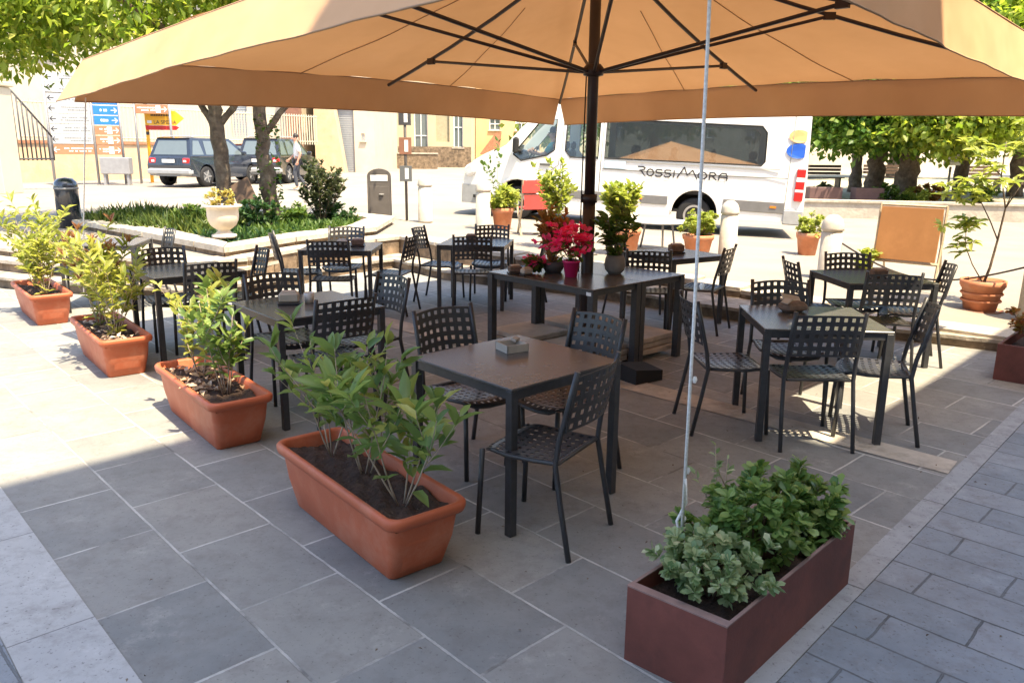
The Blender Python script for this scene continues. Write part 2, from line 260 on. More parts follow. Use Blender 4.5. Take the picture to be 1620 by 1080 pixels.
# ---- foliage
T_NEAR = (np.array([(0, 0, 0), (.28, -.44, .10), (.30, 0, 0), (.28, .44, .10), (.66, -.40, .04), (.68, 0, -.06), (.66, .40, .04), (1, 0, -.16)]), [(0, 2, 1), (0, 3, 2), (1, 2, 5, 4), (2, 3, 6, 5), (4, 5, 7), (5, 6, 7)])
T_OBOV = (np.array([(0, 0, 0), (.35, -.28, .06), (.35, 0, 0), (.35, .28, .06), (.75, -.48, .02), (.75, 0, -.04), (.75, .48, .02), (1, 0, -.08)]), T_NEAR[1])
T_FAR = (np.array([(0, 0, 0), (.5, -.5, .12), (1, 0, -.1), (.5, .5, .12)]), [(0, 2, 1), (0, 3, 2)])
def leaves(name, P, D, Ln, Wd, m, parent=None, tpl=T_NEAR, up=None, jit=.35):
    P = np.asarray(P, float); D = np.asarray(D, float); n = len(P); D /= np.linalg.norm(D, axis=1)[:, None]+1e-9
    U = RNG.normal(0, jit, (n, 3))+(np.array([0, 0, 1.]) if up is None else up); B = np.cross(U, D); B /= np.linalg.norm(B, axis=1)[:, None]+1e-9; U = np.cross(D, B)
    Ln = np.broadcast_to(Ln, (n,)); Wd = np.broadcast_to(Wd, (n,)); T, Fc = tpl
    V = P[:, None, :]+T[None, :, 0, None]*Ln[:, None, None]*D[:, None, :]+T[None, :, 1, None]*Wd[:, None, None]*B[:, None, :]+T[None, :, 2, None]*Ln[:, None, None]*U[:, None, :]
    k = len(T); fl = np.concatenate([np.array(f) for f in Fc]); sizes = np.array([len(f) for f in Fc])
    loops = (fl[None, :]+(np.arange(n)*k)[:, None]).ravel(); tot = np.tile(sizes, n); start = np.concatenate([[0], np.cumsum(tot)[:-1]])
    me = bpy.data.meshes.new(name); me.vertices.add(n*k); me.vertices.foreach_set('co', V.ravel()); me.loops.add(len(loops)); me.loops.foreach_set('vertex_index', loops.astype(np.int32))
    me.polygons.add(len(tot)); me.polygons.foreach_set('loop_start', start.astype(np.int32)); me.polygons.foreach_set('loop_total', tot.astype(np.int32)); me.materials.append(m); me.update(calc_edges=True)
    me.polygons.foreach_set('use_smooth', [True]*len(tot)); return link(bpy.data.objects.new(name, me), parent)
def rdir(n, zb=0.):
    d = RNG.normal(0, 1, (n, 3)); d[:, 2] += zb; return d/np.linalg.norm(d, axis=1)[:, None]
def stemplant(name, label, cat, loc, h, spread, nst, leaf, L, Wd, m, group=None, per=9, start=.35, twig='twig', tips=None, seed=0, curve=.25, tpl=T_NEAR, r=.005, side=3, droop=.0, base=.03):
    """a young shrub: several stems that fork, leaves all along the upper part; leaf = name only"""
    rg = np.random.default_rng(seed+11); root = thing(name, label, cat, loc, 0, group); mb = MB(); P = []; D = []; TP = []; TD = []
    def walk(p, d, ln, r0, dep):
        n = 6; pts = [p.copy()]; q = p.copy(); dd = d.copy()
        for i in range(n):
            dd = dd+rg.normal(0, .13*curve*4, 3)*.25; dd[2] += .06; dd /= np.linalg.norm(dd); q = q+dd*ln/n; pts.append(q.copy())
        mb.tube(pts, [r0*(1-.65*i/n) for i in range(n+1)], 5)
        for i in range(1 if dep else int(n*start), n+1):
            k = max(1, int(per/ n*(2 if i == n else 1)+rg.random()))
            for _ in range(k):
                a = rg.random()*6.28; t = pts[min(i, n)]-pts[i-1]; t /= np.linalg.norm(t); o = np.array([math.cos(a), math.sin(a), rg.normal(.25-droop, .3)])
                ld = o*.8+t*(.9 if i == n else .35); P.append(pts[i-1]+(pts[i]-pts[i-1])*rg.random()); D.append(ld)
        if tips is not None:
            for _ in range(5):
                a = rg.random()*6.28; TP.append(pts[-1]); TD.append(np.array([math.cos(a)*.5, math.sin(a)*.5, 1.]))
        if dep < 1:
            for _ in range(side):
                i = rg.integers(2, n); a = rg.random()*6.28; walk(pts[i], np.array([math.cos(a)*.75, math.sin(a)*.75, .8]), ln*(.3+.25*rg.random()), r0*.6, dep+1)
    for k in range(nst):
        a = 6.28*k/nst+rg.random(); o = np.array([math.cos(a), math.sin(a), 0]); p = o*base*rg.random(); d = o*spread*(.4+.6*rg.random())+np.array([0, 0, 1.]); d /= np.linalg.norm(d)
        walk(p, d, h*(.75+.3*rg.random()), r, 0)
    mb.build('stem', M[twig], root); n = len(P); s = .42+.75*rg.random(n)**.8
    leaves('foliage', P, D, L*s, Wd*s, LM[m], root, tpl)
    if tips is not None: leaves('foliage', TP, TD, L*.8, Wd*.6, LM[tips], root, tpl)['label'] = 'reddish new leaves at the shoot tips'
    return root
def bushpts(rg, n, rad, c=(0, 0, 0), hollow=.55):
    d = rg.normal(0, 1, (n, 3)); d /= np.linalg.norm(d, axis=1)[:, None]; rr = (hollow+(1-hollow)*rg.random(n)**.7)*(1+.25*np.sin(d[:, 0]*5+c[0]*9)*np.cos(d[:, 1]*4+d[:, 2]*5))
    return np.array(c)+d*rr[:, None]*np.array(rad), d

# ------------------------------------------------------------ the setting: terrace, steps, street
P0 = [(-9, 11.2), (-6.5, 10.0), (-3.95, 9.25), (-3.15, 9.95), (-2.5, 11.4), (-1.85, 12.15), (-.98, 11.06), (-.08, 10.48), (.74, 10.0), (1.45, 9.36), (2.43, 8.49), (4.04, 7.53), (4.66, 7.15), (6.5, 5.9)]
P1 = [(-9, 12.0), (-6.5, 10.65), (-3.95, 9.75), (-3.45, 10.2), (-2.9, 11.6), (-1.85, 12.95), (-.80, 11.7), (.05, 11.1), (.95, 10.7), (1.75, 10.1), (2.75, 9.3), (4.10, 7.75), (4.70, 7.22), (6.55, 5.95)]
def ring(name, A, B, za, zb, m, label=None):   # tread between two polylines + the riser at A
    mb = MB(); n = len(A); N_ = 6; fine_a, fine_b = [], []
    for L_, o in ((A, fine_a), (B, fine_b)):
        for i in range(n-1):
            for k in range(N_): t = k/N_; o.append((L_[i][0]*(1-t)+L_[i+1][0]*t, L_[i][1]*(1-t)+L_[i+1][1]*t))
        o.append(L_[-1])
    rg = random.Random(3); jit = [(rg.uniform(-.02, .02), rg.uniform(-.02, .02)) for _ in fine_a]
    bot = [(x, y, za-.03) for x, y in fine_a]; top = [(x+j[0], y+j[1], (zb(x) if callable(zb) else zb)+j[0]*.3) for (x, y), j in zip(fine_a, jit)]; back = [(x, y, (zb(x) if callable(zb) else zb)) for x, y in fine_b]
    k = len(bot); lip = [(x, y, z-.035) for x, y, z in top]; mb.add(lip+top+back, [(i, i+1, k+i+1, k+i) for i in range(k-1)]+[(k+i, k+i+1, 2*k+i+1, 2*k+i) for i in range(k-1)])
    r2 = MB(); ins_ = [(a[0]*.93+b[0]*.07, a[1]*.93+b[1]*.07, a[2]) for a, b in zip(lip, back)]; r2.add(lip+ins_+[(x, y, za-.03) for x, y, z in ins_], [(i, i+1, k+i+1, k+i) for i in range(k-1)]+[(k+i, k+i+1, 2*k+i+1, 2*k+i) for i in range(k-1)])
    tag(r2.build('riser', M['rubble']), kind='structure'); return tag(mb.build(name, m), kind='structure')
ter = MB(); ter.add([(x, y, 0) for x, y in P0]+[(12, 0, 0), (12, -6, 0), (-12, -6, 0), (-12, 11.2, 0)], [tuple(range(len(P0)+4))])
tag(ter.build('terrace', M['tile']), kind='structure')
ring('step', P0, P1, 0, lambda x: .14 if x < 2.5 else .11, M['step'])
P2 = [(x*1.0, y+.02) for x, y in P1]
# street: from the top step outwards, falling gently to the right
def street():
    mb = MB(); rows = [P1]
    for k, (sc, yy) in enumerate(((0, 16), (0, 22), (0, 34), (0, 90), (0, 900))):
        rows.append([((x-(-1))*(yy/10.5)*1.25-1, yy) for x, y in P1])
    n = len(P1); vs = []
    for ri, r_ in enumerate(rows):
        for x, y in r_: vs.append((x, y, zs(x) if y < 30 else (zs(x)+(.5-zs(x))*min(1, (y-22)/30))))
    fs = [(k*n+i, k*n+i+1, (k+1)*n+i+1, (k+1)*n+i) for k in range(len(rows)-1) for i in range(n-1)]
    mb.add(vs, fs); ris = [(x, y, .10) for x, y in P1]; mb.add([(x, y, zs(x)) for x, y in P1]+ris, [(i, i+1, n+i+1, n+i) for i in range(n-1)])
    tag(mb.build('street', M['street']), kind='structure')
street()
kb = MB(); kc = MB()
# riser faces of the upper step in rough stone
up = []; 
for i in range(len(P1)-1):
    (x0, y0), (x1, y1) = P1[i], P1[i+1]; L_ = math.hypot(x1-x0, y1-y0); n = max(1, int(L_/.45))
    for k in range(n):
        t0, t1 = (k+.02)/n, (k+.98)/n; a = (x0+(x1-x0)*t0, y0+(y1-y0)*t0); b = (x0+(x1-x0)*t1, y0+(y1-y0)*t1); nx, ny = (y1-y0)/L_, -(x1-x0)/L_
        if nx*(0-a[0])+ny*(0-a[1]) < 0: nx, ny = -nx, -ny
        d = .03+random.random()*.025; q = .35; zt = zs(a[0])+.012
        kb.prism([(a[0]+nx*d, a[1]+ny*d), (b[0]+nx*d, b[1]+ny*d), (b[0]-nx*q, b[1]-ny*q), (a[0]-nx*q, a[1]-ny*q)], .06, zt-.045); d += .02; kc.prism([(a[0]+nx*d, a[1]+ny*d), (b[0]+nx*d, b[1]+ny*d), (b[0]-nx*q, b[1]-ny*q), (a[0]-nx*q, a[1]-ny*q)], zt-.044, zt+random.uniform(0, .008))
tag(kb.build('riser', M['rubble']), kind='structure'); tag(kc.build('kerb', M['coping']), kind='structure')
def sheet(name, pts, z, m):
    mb = MB(); mb.add([(p[0], p[1], z) for p in pts], [tuple(range(len(pts)))]); o = mb.build(name, m); return tag(o, kind='structure')
ta, tn = (.6845, -.729), (.729, .6845)
def TN(t, n): return (ta[0]*t+tn[0]*n, ta[1]*t+tn[1]*n)
sheet('stone_band', [TN(6, .40), TN(6, .70), TN(-14, .70), TN(-14, .40)], .004, M['band'])
sheet('pavement', [TN(6, -3), TN(6, .397), TN(-14, .397), TN(-14, -3)], .003, M['slab'])
ka, kn = (.6833, .7302), (.7302, -.6833)
def KN(a, n): return (ka[0]*a+kn[0]*n, ka[1]*a+kn[1]*n)
kb2 = MB(); kb2.prism([KN(-2, -1.07), KN(8.6, -1.06), KN(8.6, -.958), KN(-2, -.958)][::-1], -.02, .008); tag(kb2.build('kerb', M['kerb']), kind='structure')
sheet('lane', [KN(-2, -.955), KN(10, -.955), KN(10, 6), KN(-2, 6)], .004, M['slab'])
sheet('stone_band', [(-1.55, 8.25), (-1.36, 8.46), (2.69, 4.46), (2.53, 4.27)][::-1], .0045, M['coping'])

# park behind the low wall on the right
WL = [G(1262, 331, .08), G(1640, 337, .05)]
WL[0].x -= 3
tag(MB().prism([(WL[0].x, WL[0].y), (30, WL[1].y-.9), (70, 60), (5, 62)], -.1, .43).build('park_ground', M['parkground']), kind='structure')
dx = (WL[1]-WL[0]).normalized(); pw = thing('park_wall', 'low pale rendered wall along the street in front of the park', 'wall', (0, 0, 0))
def wallstrip(a, b, t, z0, z1):
    d = (b-a).normalized(); n = Vector((-d.y, d.x, 0)); e = b+d*6
    return [(a.x, a.y), (e.x, e.y), (e.x+n.x*t, e.y+n.y*t), (a.x+n.x*t, a.y+n.y*t)]
MB().prism(wallstrip(WL[0]-Vector((0, .25, 0)), WL[1]-Vector((0, .25, 0)), .3, 0, 0), -.1, .50).build('wall_face', M['wallstone'], pw)
MB().prism(wallstrip(WL[0]-Vector((0, .29, 0)), WL[1]-Vector((0, .29, 0)), .38, 0, 0), .50, .56).build('coping', M['coping'], pw)

# ------------------------------------------------------------ café building behind the viewer (throws the shade on the near paving)
aa, nn_ = Vector((.69, .725, 0)), Vector((.72, -.69, 0))
def ABP(a, n): p = aa*a+nn_*n; return (p.x, p.y)
cb = thing('cafe_building', 'pale rendered building standing behind the viewer along the lane', 'building')
MB().prism([ABP(-14, 1.6), ABP(4.25, 1.6), ABP(4.25, 9), ABP(-14, 9)][::-1], 0, 13.98).build('wall', M['plaster2'], cb)
MB().prism([ABP(4.25, 1.603), ABP(32, 1.603), ABP(32, 9), ABP(4.25, 9)][::-1], 0, 7.48).build('wall', M['plaster'], cb)

# ------------------------------------------------------------ flower bed with low stone wall
def zb(px, py, z): p = G(px, py, z); return (p.x, p.y)
BED = [(-3.72, 10.15), (-3.15, 11.5), (-2.25, 13.1), (-2.25, 15.2), (-3.5, 16.4), (-8.0, 16.6), (-7.8, 13.9), (-6.2, 12.5)]
def inset(poly, d):
    c = (sum(p[0] for p in poly)/len(poly), sum(p[1] for p in poly)/len(poly)); o = []
    for x, y in poly: L_ = math.hypot(x-c[0], y-c[1]); o.append((x+(c[0]-x)/L_*d, y+(c[1]-y)/L_*d))
    return o
bd = thing('flower_bed', 'raised bed with rough stone wall and broad pale coping under the two trees', 'flower bed')
BI = inset(BED, .55)
def bandring(A, B, z0, z1, m, name):
    mb = MB(); n = len(A)
    for i in range(n):
        j = (i+1) % n; a, b, c, d = A[i], A[j], B[j], B[i]; L_ = math.hypot(a[0]-b[0], a[1]-b[1]); k = max(1, int(L_/.8))
        for q in range(k):
            t0, t1 = q/k+.004, (q+1)/k-.004; lp = lambda u, v, t: (u[0]+(v[0]-u[0])*t, u[1]+(v[1]-u[1])*t); e = random.uniform(-.008, .008)
            mb.prism([lp(a, b, t0), lp(a, b, t1), lp(d, c, t1), lp(d, c, t0)], z0, z1+e)
    return mb.build(name, m, bd)
bandring(inset(BED, .06), BI, .1, .47, M['rubble'], 'wall_face'); bandring(BED, BI, .47, .545, M['coping'], 'coping')
MB().prism(inset(BED, .5), .2, .46).build('soil', M['drysoil'], bd)
# second bench step in front of the bed, left part
tag(MB().prism([(-9, 11.6), (-6.5, 10.35), (-3.95, 9.5), (-3.55, 9.75), (-3.0, 11.3), (-2.0, 12.7), (-2.4, 13.3), (-3.3, 12), (-3.8, 10.4), (-6.4, 12.8), (-9, 15)], .255, .30).build('bench_step', M['coping']), kind='structure')
tag(MB().prism([(-9, 11.65), (-6.5, 10.4), (-3.95, 9.56), (-3.6, 9.8), (-3.06, 11.3), (-2.06, 12.7), (-2.45, 13.3), (-3.3, 12), (-3.8, 10.4), (-6.4, 12.8), (-9, 15)], .05, .254).build('riser', M['rubble']), kind='structure')

# ------------------------------------------------------------ chairs and tables
CH_G = 'perforated dark metal café chairs around the terrace tables'
def make_chair(label, loc, rz):
    t = thing('chair', label, 'chair', loc, rz, CH_G); r = .0135
    def seat(u, v):
        x = (u-.5)*.43*(1-.10*(1-v)**2 if v < .5 else 1-.12*(v-.5)**2*4); y = -.20+.42*v; z = .452-.016*math.sin(math.pi*u)-.008*math.sin(math.pi*v); f = max(0, (v-.86)/.14); z -= .022*f*f
        y -= .035*(abs(u-.5)*2)**3*(1 if v > .8 else 0)
        return (x, y, z), (0, .15*f, 1)
    MB().perf(seat, 9, 9, .47, .004).build('seat', M['dark'], t)
    def back(u, v):
        x = (u-.5)*.41; z = .60+.262*v+.012*math.sin(math.pi*u); y = -.213-.085*(z-.45)/.43-.042*math.sin(math.pi*u); return (x, y, z), (0, -1, .2)
    MB().perf(back, 8, 5, .46, .004).build('backrest', M['dark'], t)
    fr = MB(); q = [seat(u, v)[0] for u, v in [(0, 0), (0, .3), (0, .6), (.01, .9), (.12, 1), (.35, 1), (.65, 1), (.88, 1), (.99, .9), (1, .6), (1, .3), (1, 0)]]; q.append(q[0])
    fr.tube([Vector(p)-Vector((0, 0, .010)) for p in q], .010, 6, False); fr.tube([(-.205, -.19, .44), (.205, -.19, .44)], .009, 6); fr.build('seat_frame', M['dark'], t)
    for s in (-1, 1):
        MB().tube([(s*.222, -.285, 0), (s*.218, -.235, .25), (s*.212, -.20, .44), (s*.208, -.215, .56), (s*.208, -.255, .72), (s*.208, -.295, .885)], r, 8).build('leg', M['dark'], t)
        MB().tube([(s*.215, .215, 0), (s*.205, .195, .435)], r, 8).build('leg', M['dark'], t)
    return t
TB_G = 'square dark metal café tables on the terrace'
def make_table(label, loc, rz, sx=.78, sy=.78, name='cafe_table', group=TB_G, h=.74, lw=.042):
    t = thing(name, label, 'table', loc, rz, group)
    MB().box((0, 0, h-.007), (sx, sy, .014), bev=.003).build('table_top', M['darktop'], t)
    a = MB(); e = lw/2
    for s in (-1, 1): a.box((0, s*(sy/2-e-.002), h-.036), (sx-2*lw, .026, .044)); a.box((s*(sx/2-e-.002), 0, h-.036), (.026, sy-2*lw, .044))
    a.build('apron', M['dark'], t)
    for s in (-1, 1):
        for q in (-1, 1): MB().box((s*(sx/2-e-.001), q*(sy/2-e-.001), (h-.0145)/2), (lw, lw, h-.0145), bev=.003).build('leg', M['dark'], t)
    return t
tabs = [
 ((.02, 3.99), 43, 'dark table nearest the viewer, with a cardboard coloured ashtray'),
 ((1.98, 5.13), -4, 'dark table right of the white rope with a crumpled brown box on it'),
 ((-1.43, 5.42), 40, 'dark table behind the second trough with a pale napkin box and a white cup'),
 ((-2.90, 6.98), 40, 'dark table half hidden by the plants of the middle troughs at the left'),
 ((-.43, 9.32), -8, 'small dark table with a low reddish box beyond the left end of the long tables'),
 ((-1.90, 8.78), 0, 'dark table in front of the inner corner of the stone steps'),
 ((1.72, 8.45), 32, 'dark table behind the grey ceramic pot with a square brown napkin box'),
 ((3.18, 6.95), 4, 'small dark table in front of the orange menu board'),
 ((-4.62, 9.0), 10, 'dark table farthest left, almost hidden by the bushes of the left troughs')]
t0 = None
for (x, y), a, lb in tabs:
    t0 = make_table(lb, (x, y, 0), R(a)) if t0 is None else t0
    if t0['label'] != lb: dup(t0, (x, y, 0), R(a), lb)
cc = Vector((.65, 6.95, 0)); ct = make_table('long dark table left of the parasol pole, under the pink pot', cc-Vector((.725, .688, 0))*.31, R(43.5), .615, 1.24, 'long_table', 'two long tables pushed together around the parasol pole', .745, .06)
ct2 = dup(ct, cc+Vector((.725, .688, 0))*.31, R(43.5), 'long dark table right of the parasol pole, under the grey ceramic pot')
MB().box((-.3085, -.575, .705), (.003, .05, .028)).build('label_sticker', M['label'], ct)
chairs = [
 ((.14, 3.56), 148, 'closest chair of all, at the right side of the nearest table, back towards the viewer'),
 ((-.22, 4.41), -46, 'chair tucked under the far left side of the nearest table, behind the leafy trough plants'),
 ((.27, 4.32), 222, 'chair on the far side of the nearest table in front of the concrete slabs'),
 ((1.90, 4.88), 90, 'chair with its back squarely to the viewer at the table right of the rope'),
 ((1.46, 5.12), 6, 'chair seen from the side between the white rope and the table right of it'),
 ((2.38, 5.0), 165, 'chair at the right end of the table right of the rope, half in the sun'),
 ((1.97, 5.50), -88, 'chair facing the viewer on the far side of the table right of the rope'),
 ((-1.24, 5.16), 132, 'chair pushed into the near side of the table with the pale napkin box and cup'),
 ((-1.10, 5.66), 218, 'chair on the right side of the table with the pale napkin box and cup'),
 ((-1.64, 5.68), -50, 'chair on the far side of the table with the pale napkin box and cup'),
 ((-3.12, 7.16), -52, 'chair whose back shows above the bushes of the third trough'),
 ((-2.68, 6.74), 130, 'chair just behind the second trough bush, back to the viewer'),
 ((-2.62, 7.28), 215, 'tilted looking chair right below the stone urn pedestal, turned to the left'),
 ((-.46, 9.02), 92, 'chair with a sunlit seat, nearest side of the small table with the reddish box'),
 ((-.88, 9.55), -15, 'chair seen from the side, left of the small table with the reddish box'),
 ((-.28, 9.72), -92, 'chair against the step, far side of the small table with the reddish box'),
 ((.10, 9.25), 172, 'chair seen edge on between the small table with the reddish box and the geranium'),
 ((-1.92, 8.42), 92, 'chair in the stone corner with its back to the viewer'),
 ((-2.40, 8.85), 12, 'chair left of the table in the stone corner, seen from the side'),
 ((-1.40, 8.80), 170, 'chair right of the table in the stone corner, thin side view against the steps'),
 ((-2.02, 9.30), -88, 'chair on the far side of the table in the stone corner'),
 ((1.36, 7.86), 84, 'chair right behind the grey ceramic pot, back to the viewer'),
 ((1.92, 8.05), 150, 'chair at the right of the table with the square brown napkin box'),
 ((1.36, 8.72), -40, 'chair on the far side of the table with the square brown napkin box'),
 ((3.08, 6.52), 84, 'chair with its back to the viewer at the small table before the menu board'),
 ((2.76, 6.98), -2, 'chair seen from the side, left of the small table before the menu board'),
 ((3.17, 7.22), -92, 'chair in front of the red flower trough, at the small table before the menu board'),
 ((3.50, 6.88), 166, 'chair right of the small table, overlapping the foot of the menu board'),
 ((-5.02, 8.80), -20, 'leftmost chair, in front of the stone steps between the bushes'),
 ((-4.20, 8.98), -140, 'chair at the farthest left table, to the left of the stone coping corner')]
c0 = None
for (x, y), a, lb in chairs:
    if c0 is None: c0 = make_chair(lb, (x, y, 0), R(a-90))
    else: dup(c0, (x+random.uniform(-.015, .015), y+random.uniform(-.015, .015), 0), R(a-90+random.uniform(-4, 4)), lb)
# ---- things on the tables
def ashtray(label, loc, rz, m, s=1., name='ashtray', cat='ashtray'):
    t = thing(name, label, cat, loc, rz); o = MB(); w = .062*s
    for a in range(4):
        c = (math.cos(a*math.pi/2)*w, math.sin(a*math.pi/2)*w, .021*s); o.box(c, (.008*s, .132*s, .042*s), rz=a*math.pi/2)
    o.build('rim', m, t); MB().box((0, 0, .004), (.12*s, .12*s, .008)).build('base', m, t)
    fl = MB(); fl.box((.05*s, .05*s, .045*s), (.05*s, .03*s, .016*s), rz=.6, rx=.3); fl.build('notch', m, t); return t
ashtray('open cardboard coloured square ashtray on the nearest table', (-.0, 4.17, .741), R(30), M['napkinw'])
def holder(label, loc, rz, m, name='napkin_holder', s=1.):
    t = thing(name, label, 'napkin holder', loc, rz, None)
    MB().box((0, 0, .008*s), (.15*s, .10*s, .014*s), bev=.003).build('base', M['arrow'], t); MB().box((0, 0, .05*s), (.135*s, .085*s, .068*s), bev=.012).build('box', m, t)
    MB().box((0, 0, .088*s), (.10*s, .05*s, .010*s), rx=.1, bev=.003).build('napkin', M['napkinw'], t); return t
holder('pale beige napkin box with black foot on the table behind the second trough', (-1.55, 5.40, .741), R(10), M['napkinw'])
cup = MB(); cup.lathe([(.0, 0), (.03, 0), (.036, .07), (.033, .07), (.028, .006), (0, .006)]); o = cup.build('cup', M['ashw']); o.location = (-1.43, 5.47, .742); tag(o, 'small white cup beside the pale beige napkin box', 'cup')
holder('brown napkin box at the left end of the long middle table', (.02, 6.86, .746), R(20), M['napkin'], s=.85)
holder('beige napkin box beside the brown one on the long middle table', (.12, 6.78, .746), R(35), M['napkinw'], s=.75)
holder('square brown napkin box on the table behind the grey pot', (1.74, 8.42, .741), R(10), M['napkin'], s=1.15)
holder('dark napkin box on the table in the stone corner', (-1.72, 8.75, .741), R(5), M['napkin'])
holder('pale napkin box beside the dark one on the table in the stone corner', (-1.90, 8.80, .741), R(-8), M['napkinw'], s=.8)
holder('grey napkin box on the small table before the menu board', (3.18, 6.82, .741), R(5), M['napkin'])
holder('low reddish box on the small table beyond the long middle tables', (-.50, 9.42, .741), R(4), M['napkin'], s=.9)
cr = thing('crumpled_box', 'crumpled open brown paper box on the table right of the rope', 'box', (1.92, 5.32, .741), R(20))
MB().box((0, 0, .035), (.17, .12, .066), bev=.02).build('body', M['napkin'], cr); MB().box((.02, .05, .085), (.15, .05, .008), rx=.7, ry=.2).build('flap', M['napkinw'], cr); MB().box((-.07, -.02, .08), (.05, .07, .007), ry=-.6).build('flap', M['napkinw'], cr)

# ------------------------------------------------------------ parasol
PC = Vector((.66, 6.97, 0)); HS = 4.22         # half diagonal at the fold
um = thing('cafe_parasol', 'very large square tan café parasol on a dark pole', 'parasol', PC)
CR = [Vector((-HS-.03, -.05, 2.49)), Vector((-.05, HS, 2.47)), Vector((HS, .05, 2.46)), Vector((-.03, -HS, 2.74))]   # left, far, right, near corner at fold height
AP = Vector((0, 0, 3.62))
def panel(i):
    A, B = CR[i], CR[(i+1) % 4]; mb = MB(); n = 18; mid = (A+B)/2; out = Vector((mid.x, mid.y, 0)).normalized(); lo = A.lerp(B, 0)
    def edge(u):
        p = A.lerp(B, u); s = math.sin(math.pi*u); p = p-out*(.06*s)+Vector((0, 0, (.05 if i in (3,) else .05)*s)); return p
    def roof(u, v):
        e = edge(u); p = AP.lerp(e, v); p.z -= .05*math.sin(math.pi*v)*math.sin(math.pi*u)*1.0+.03*math.sin(math.pi*v); p.z += .007*math.sin(u*46+i+v*6)*v*v*math.sin(math.pi*u)**.3+.006*math.sin(v*21+u*9)*math.sin(math.pi*u); return p
    n = 60; mb.grid(roof, n, 24)
    mb2 = MB()
    def val(u, v):
        e = edge(u); w = .010*math.sin(u*37+i)*v+.016*math.sin(u*13+i*2)*v+.004*math.sin(u*90)*v; c = .05*max(0, 1-min(u, 1-u)/.03)*v
        q = e+out*((.20 if i == 3 else .06)*v+w)+Vector((0, 0, -.335*v)); d = (B-A).normalized(); q += d*(.08*v*(1 if u > .5 else -1)*min(1, abs(u-.5)*2)**6) if i in (3, 0) and not (i == 0 and u > .5) else d*(-.035*v*(1 if u > .5 else -1)*min(1, abs(u-.5)*2)**8); return q
    mb2.grid(val, n*2, 6)
    p = mb.build('canopy_panel', M['canopy'], um); v = mb2.build('valance', M['canopy'], p)
    sm_ = MB(); sm_.tube([edge(k/40)+Vector((0, 0, -.004)) for k in range(41)], .006, 4); sm_.tube([val(k/60, 1) for k in range(61)], .0055, 4)
    for uu in (.335, .665): sm_.tube([roof(uu+(.5-uu)*(1-vv)*0, vv)+Vector((0, 0, -.006)) for vv in [q/20 for q in range(8, 21)]], .005, 4)
    sm_.build('seam', M['seam'], p)
for i in range(4): panel(i)
MB().tube([(0, 0, 0), (0, 0, 1.4)], .055, 16).build('pole', M['pole'], um)
MB().tube([(0, 0, 1.38), (0, 0, 3.58)], .046, 16).build('pole', M['pole'], um)
MB().lathe([(.056, 0), (.068, .0), (.068, .07), (.056, .07)], (0, 0, 1.36)).build('clamp', M['rib'], um)
MB().lathe([(.05, 0), (.085, .01), (.085, .07), (.06, .10), (.05, .10)], (0, 0, 2.40)).build('hub', M['rib'], um)
MB().lathe([(.05, 0), (.1, .01), (.1, .06), (.05, .07)], (0, 0, 3.44)).build('hub', M['rib'], um)
for k in range(8):
    if k % 2 == 0: e = CR[k//2].copy(); en = e; f = .985
    else: e = (CR[k//2]+CR[(k//2+1) % 4])/2; f = .94
    top = Vector((0, 0, 3.47)); e2 = e.copy(); e2.z -= .05; rb = [top.lerp(e2, t)+Vector((0, 0, -.06*math.sin(math.pi*t)-.02)) for t in (0, .2, .4, .6, .8, f)]
    rbo = MB().tube(rb, .017, 6, sm=False).build('rib', M['rib'], um)
    j = top.lerp(e2, .46 if k % 2 == 0 else .70)+Vector((0, 0, -.085)); h = Vector((j.x, j.y, 0)).normalized()*.08+Vector((0, 0, 2.44))
    MB().tube([h, j], .015, 6, sm=False).build('strut', M['rib'], um); MB().box(j, (.09, .035, .06), rz=math.atan2(j.y, j.x)).build('bracket', M['rib'], rbo)
MB().tube([(-.075, -.02, .75), (-.07, -.02, 1.6), (-.06, -.02, 2.4)], .006, 5).build('cord', M['cord'], um)
rp = MB(); zt = 2.5; p0 = PC+CR[3]; a = Vector((.665, 2.80, .29)); pts = [a, Vector((.66, 2.81, 1.2)), Vector((.642, 2.79, 2.1)), p0+Vector((0, .04, -.1))]
rp.tube(pts, .0065, 7); 
for z in (.42, .62, .98, 1.33): rp.lathe([(.006, -.012), (.010, 0), (.006, .012)], (.668+.01*z, 2.81, z), 8)
rp.tube([a+Vector((.01, -.01, 0)), a+Vector((-.02, .012, .12)), a+Vector((.012, .01, .2)), a+Vector((0, 0, .3))], .006, 6)
tag(rp.build('rope', M['rope']), 'white rope hanging from the parasol down to the rust red planter, knotted near the bottom', 'rope')
pl_ = PC+CR[0]; b = G(131, 478, .33); e_ = pl_+Vector((-.02, .02, -.30)); r2 = MB(); r2.tube([b, b.lerp(e_, .5)-Vector((.01, 0, .02)), e_], .006, 6)
tag(r2.build('rope', M['rope']), 'thin guy rope from the left tip of the parasol down to the farthest troughs', 'rope')
ub = thing('parasol_base', 'low stack of pale concrete slabs weighing down the parasol foot under the long table', 'parasol base', (.63, 7.08, 0), R(43))
MB().box((0, 0, .02), (1.25, .12, .04)).box((0, 0, .0205), (.12, 1.25, .041)).build('cross_frame', M['rib'], ub)
for sx_ in (-1, 1):
    for sy_ in (-1, 1):
        for k in range(3): MB().box((sx_*.34+random.uniform(-.02, .02), sy_*.34+random.uniform(-.02, .02), .045+.052*k+.024), (.52, .52, .046), rz=random.uniform(-.04, .04), bev=.006).build('slab', M['concrete2'], ub)
tag(MB().prism([(.98, 5.98), (1.22, 6.15), (1.10, 6.33), (.85, 6.16)], 0, lambda x, y: .12-.16*(x-1)).build('base_gap_block', M['black']), 'dark block standing in for the gap at the steel parasol base below the slabs', 'weight')  # added black block stands for the dark gap along the steel base

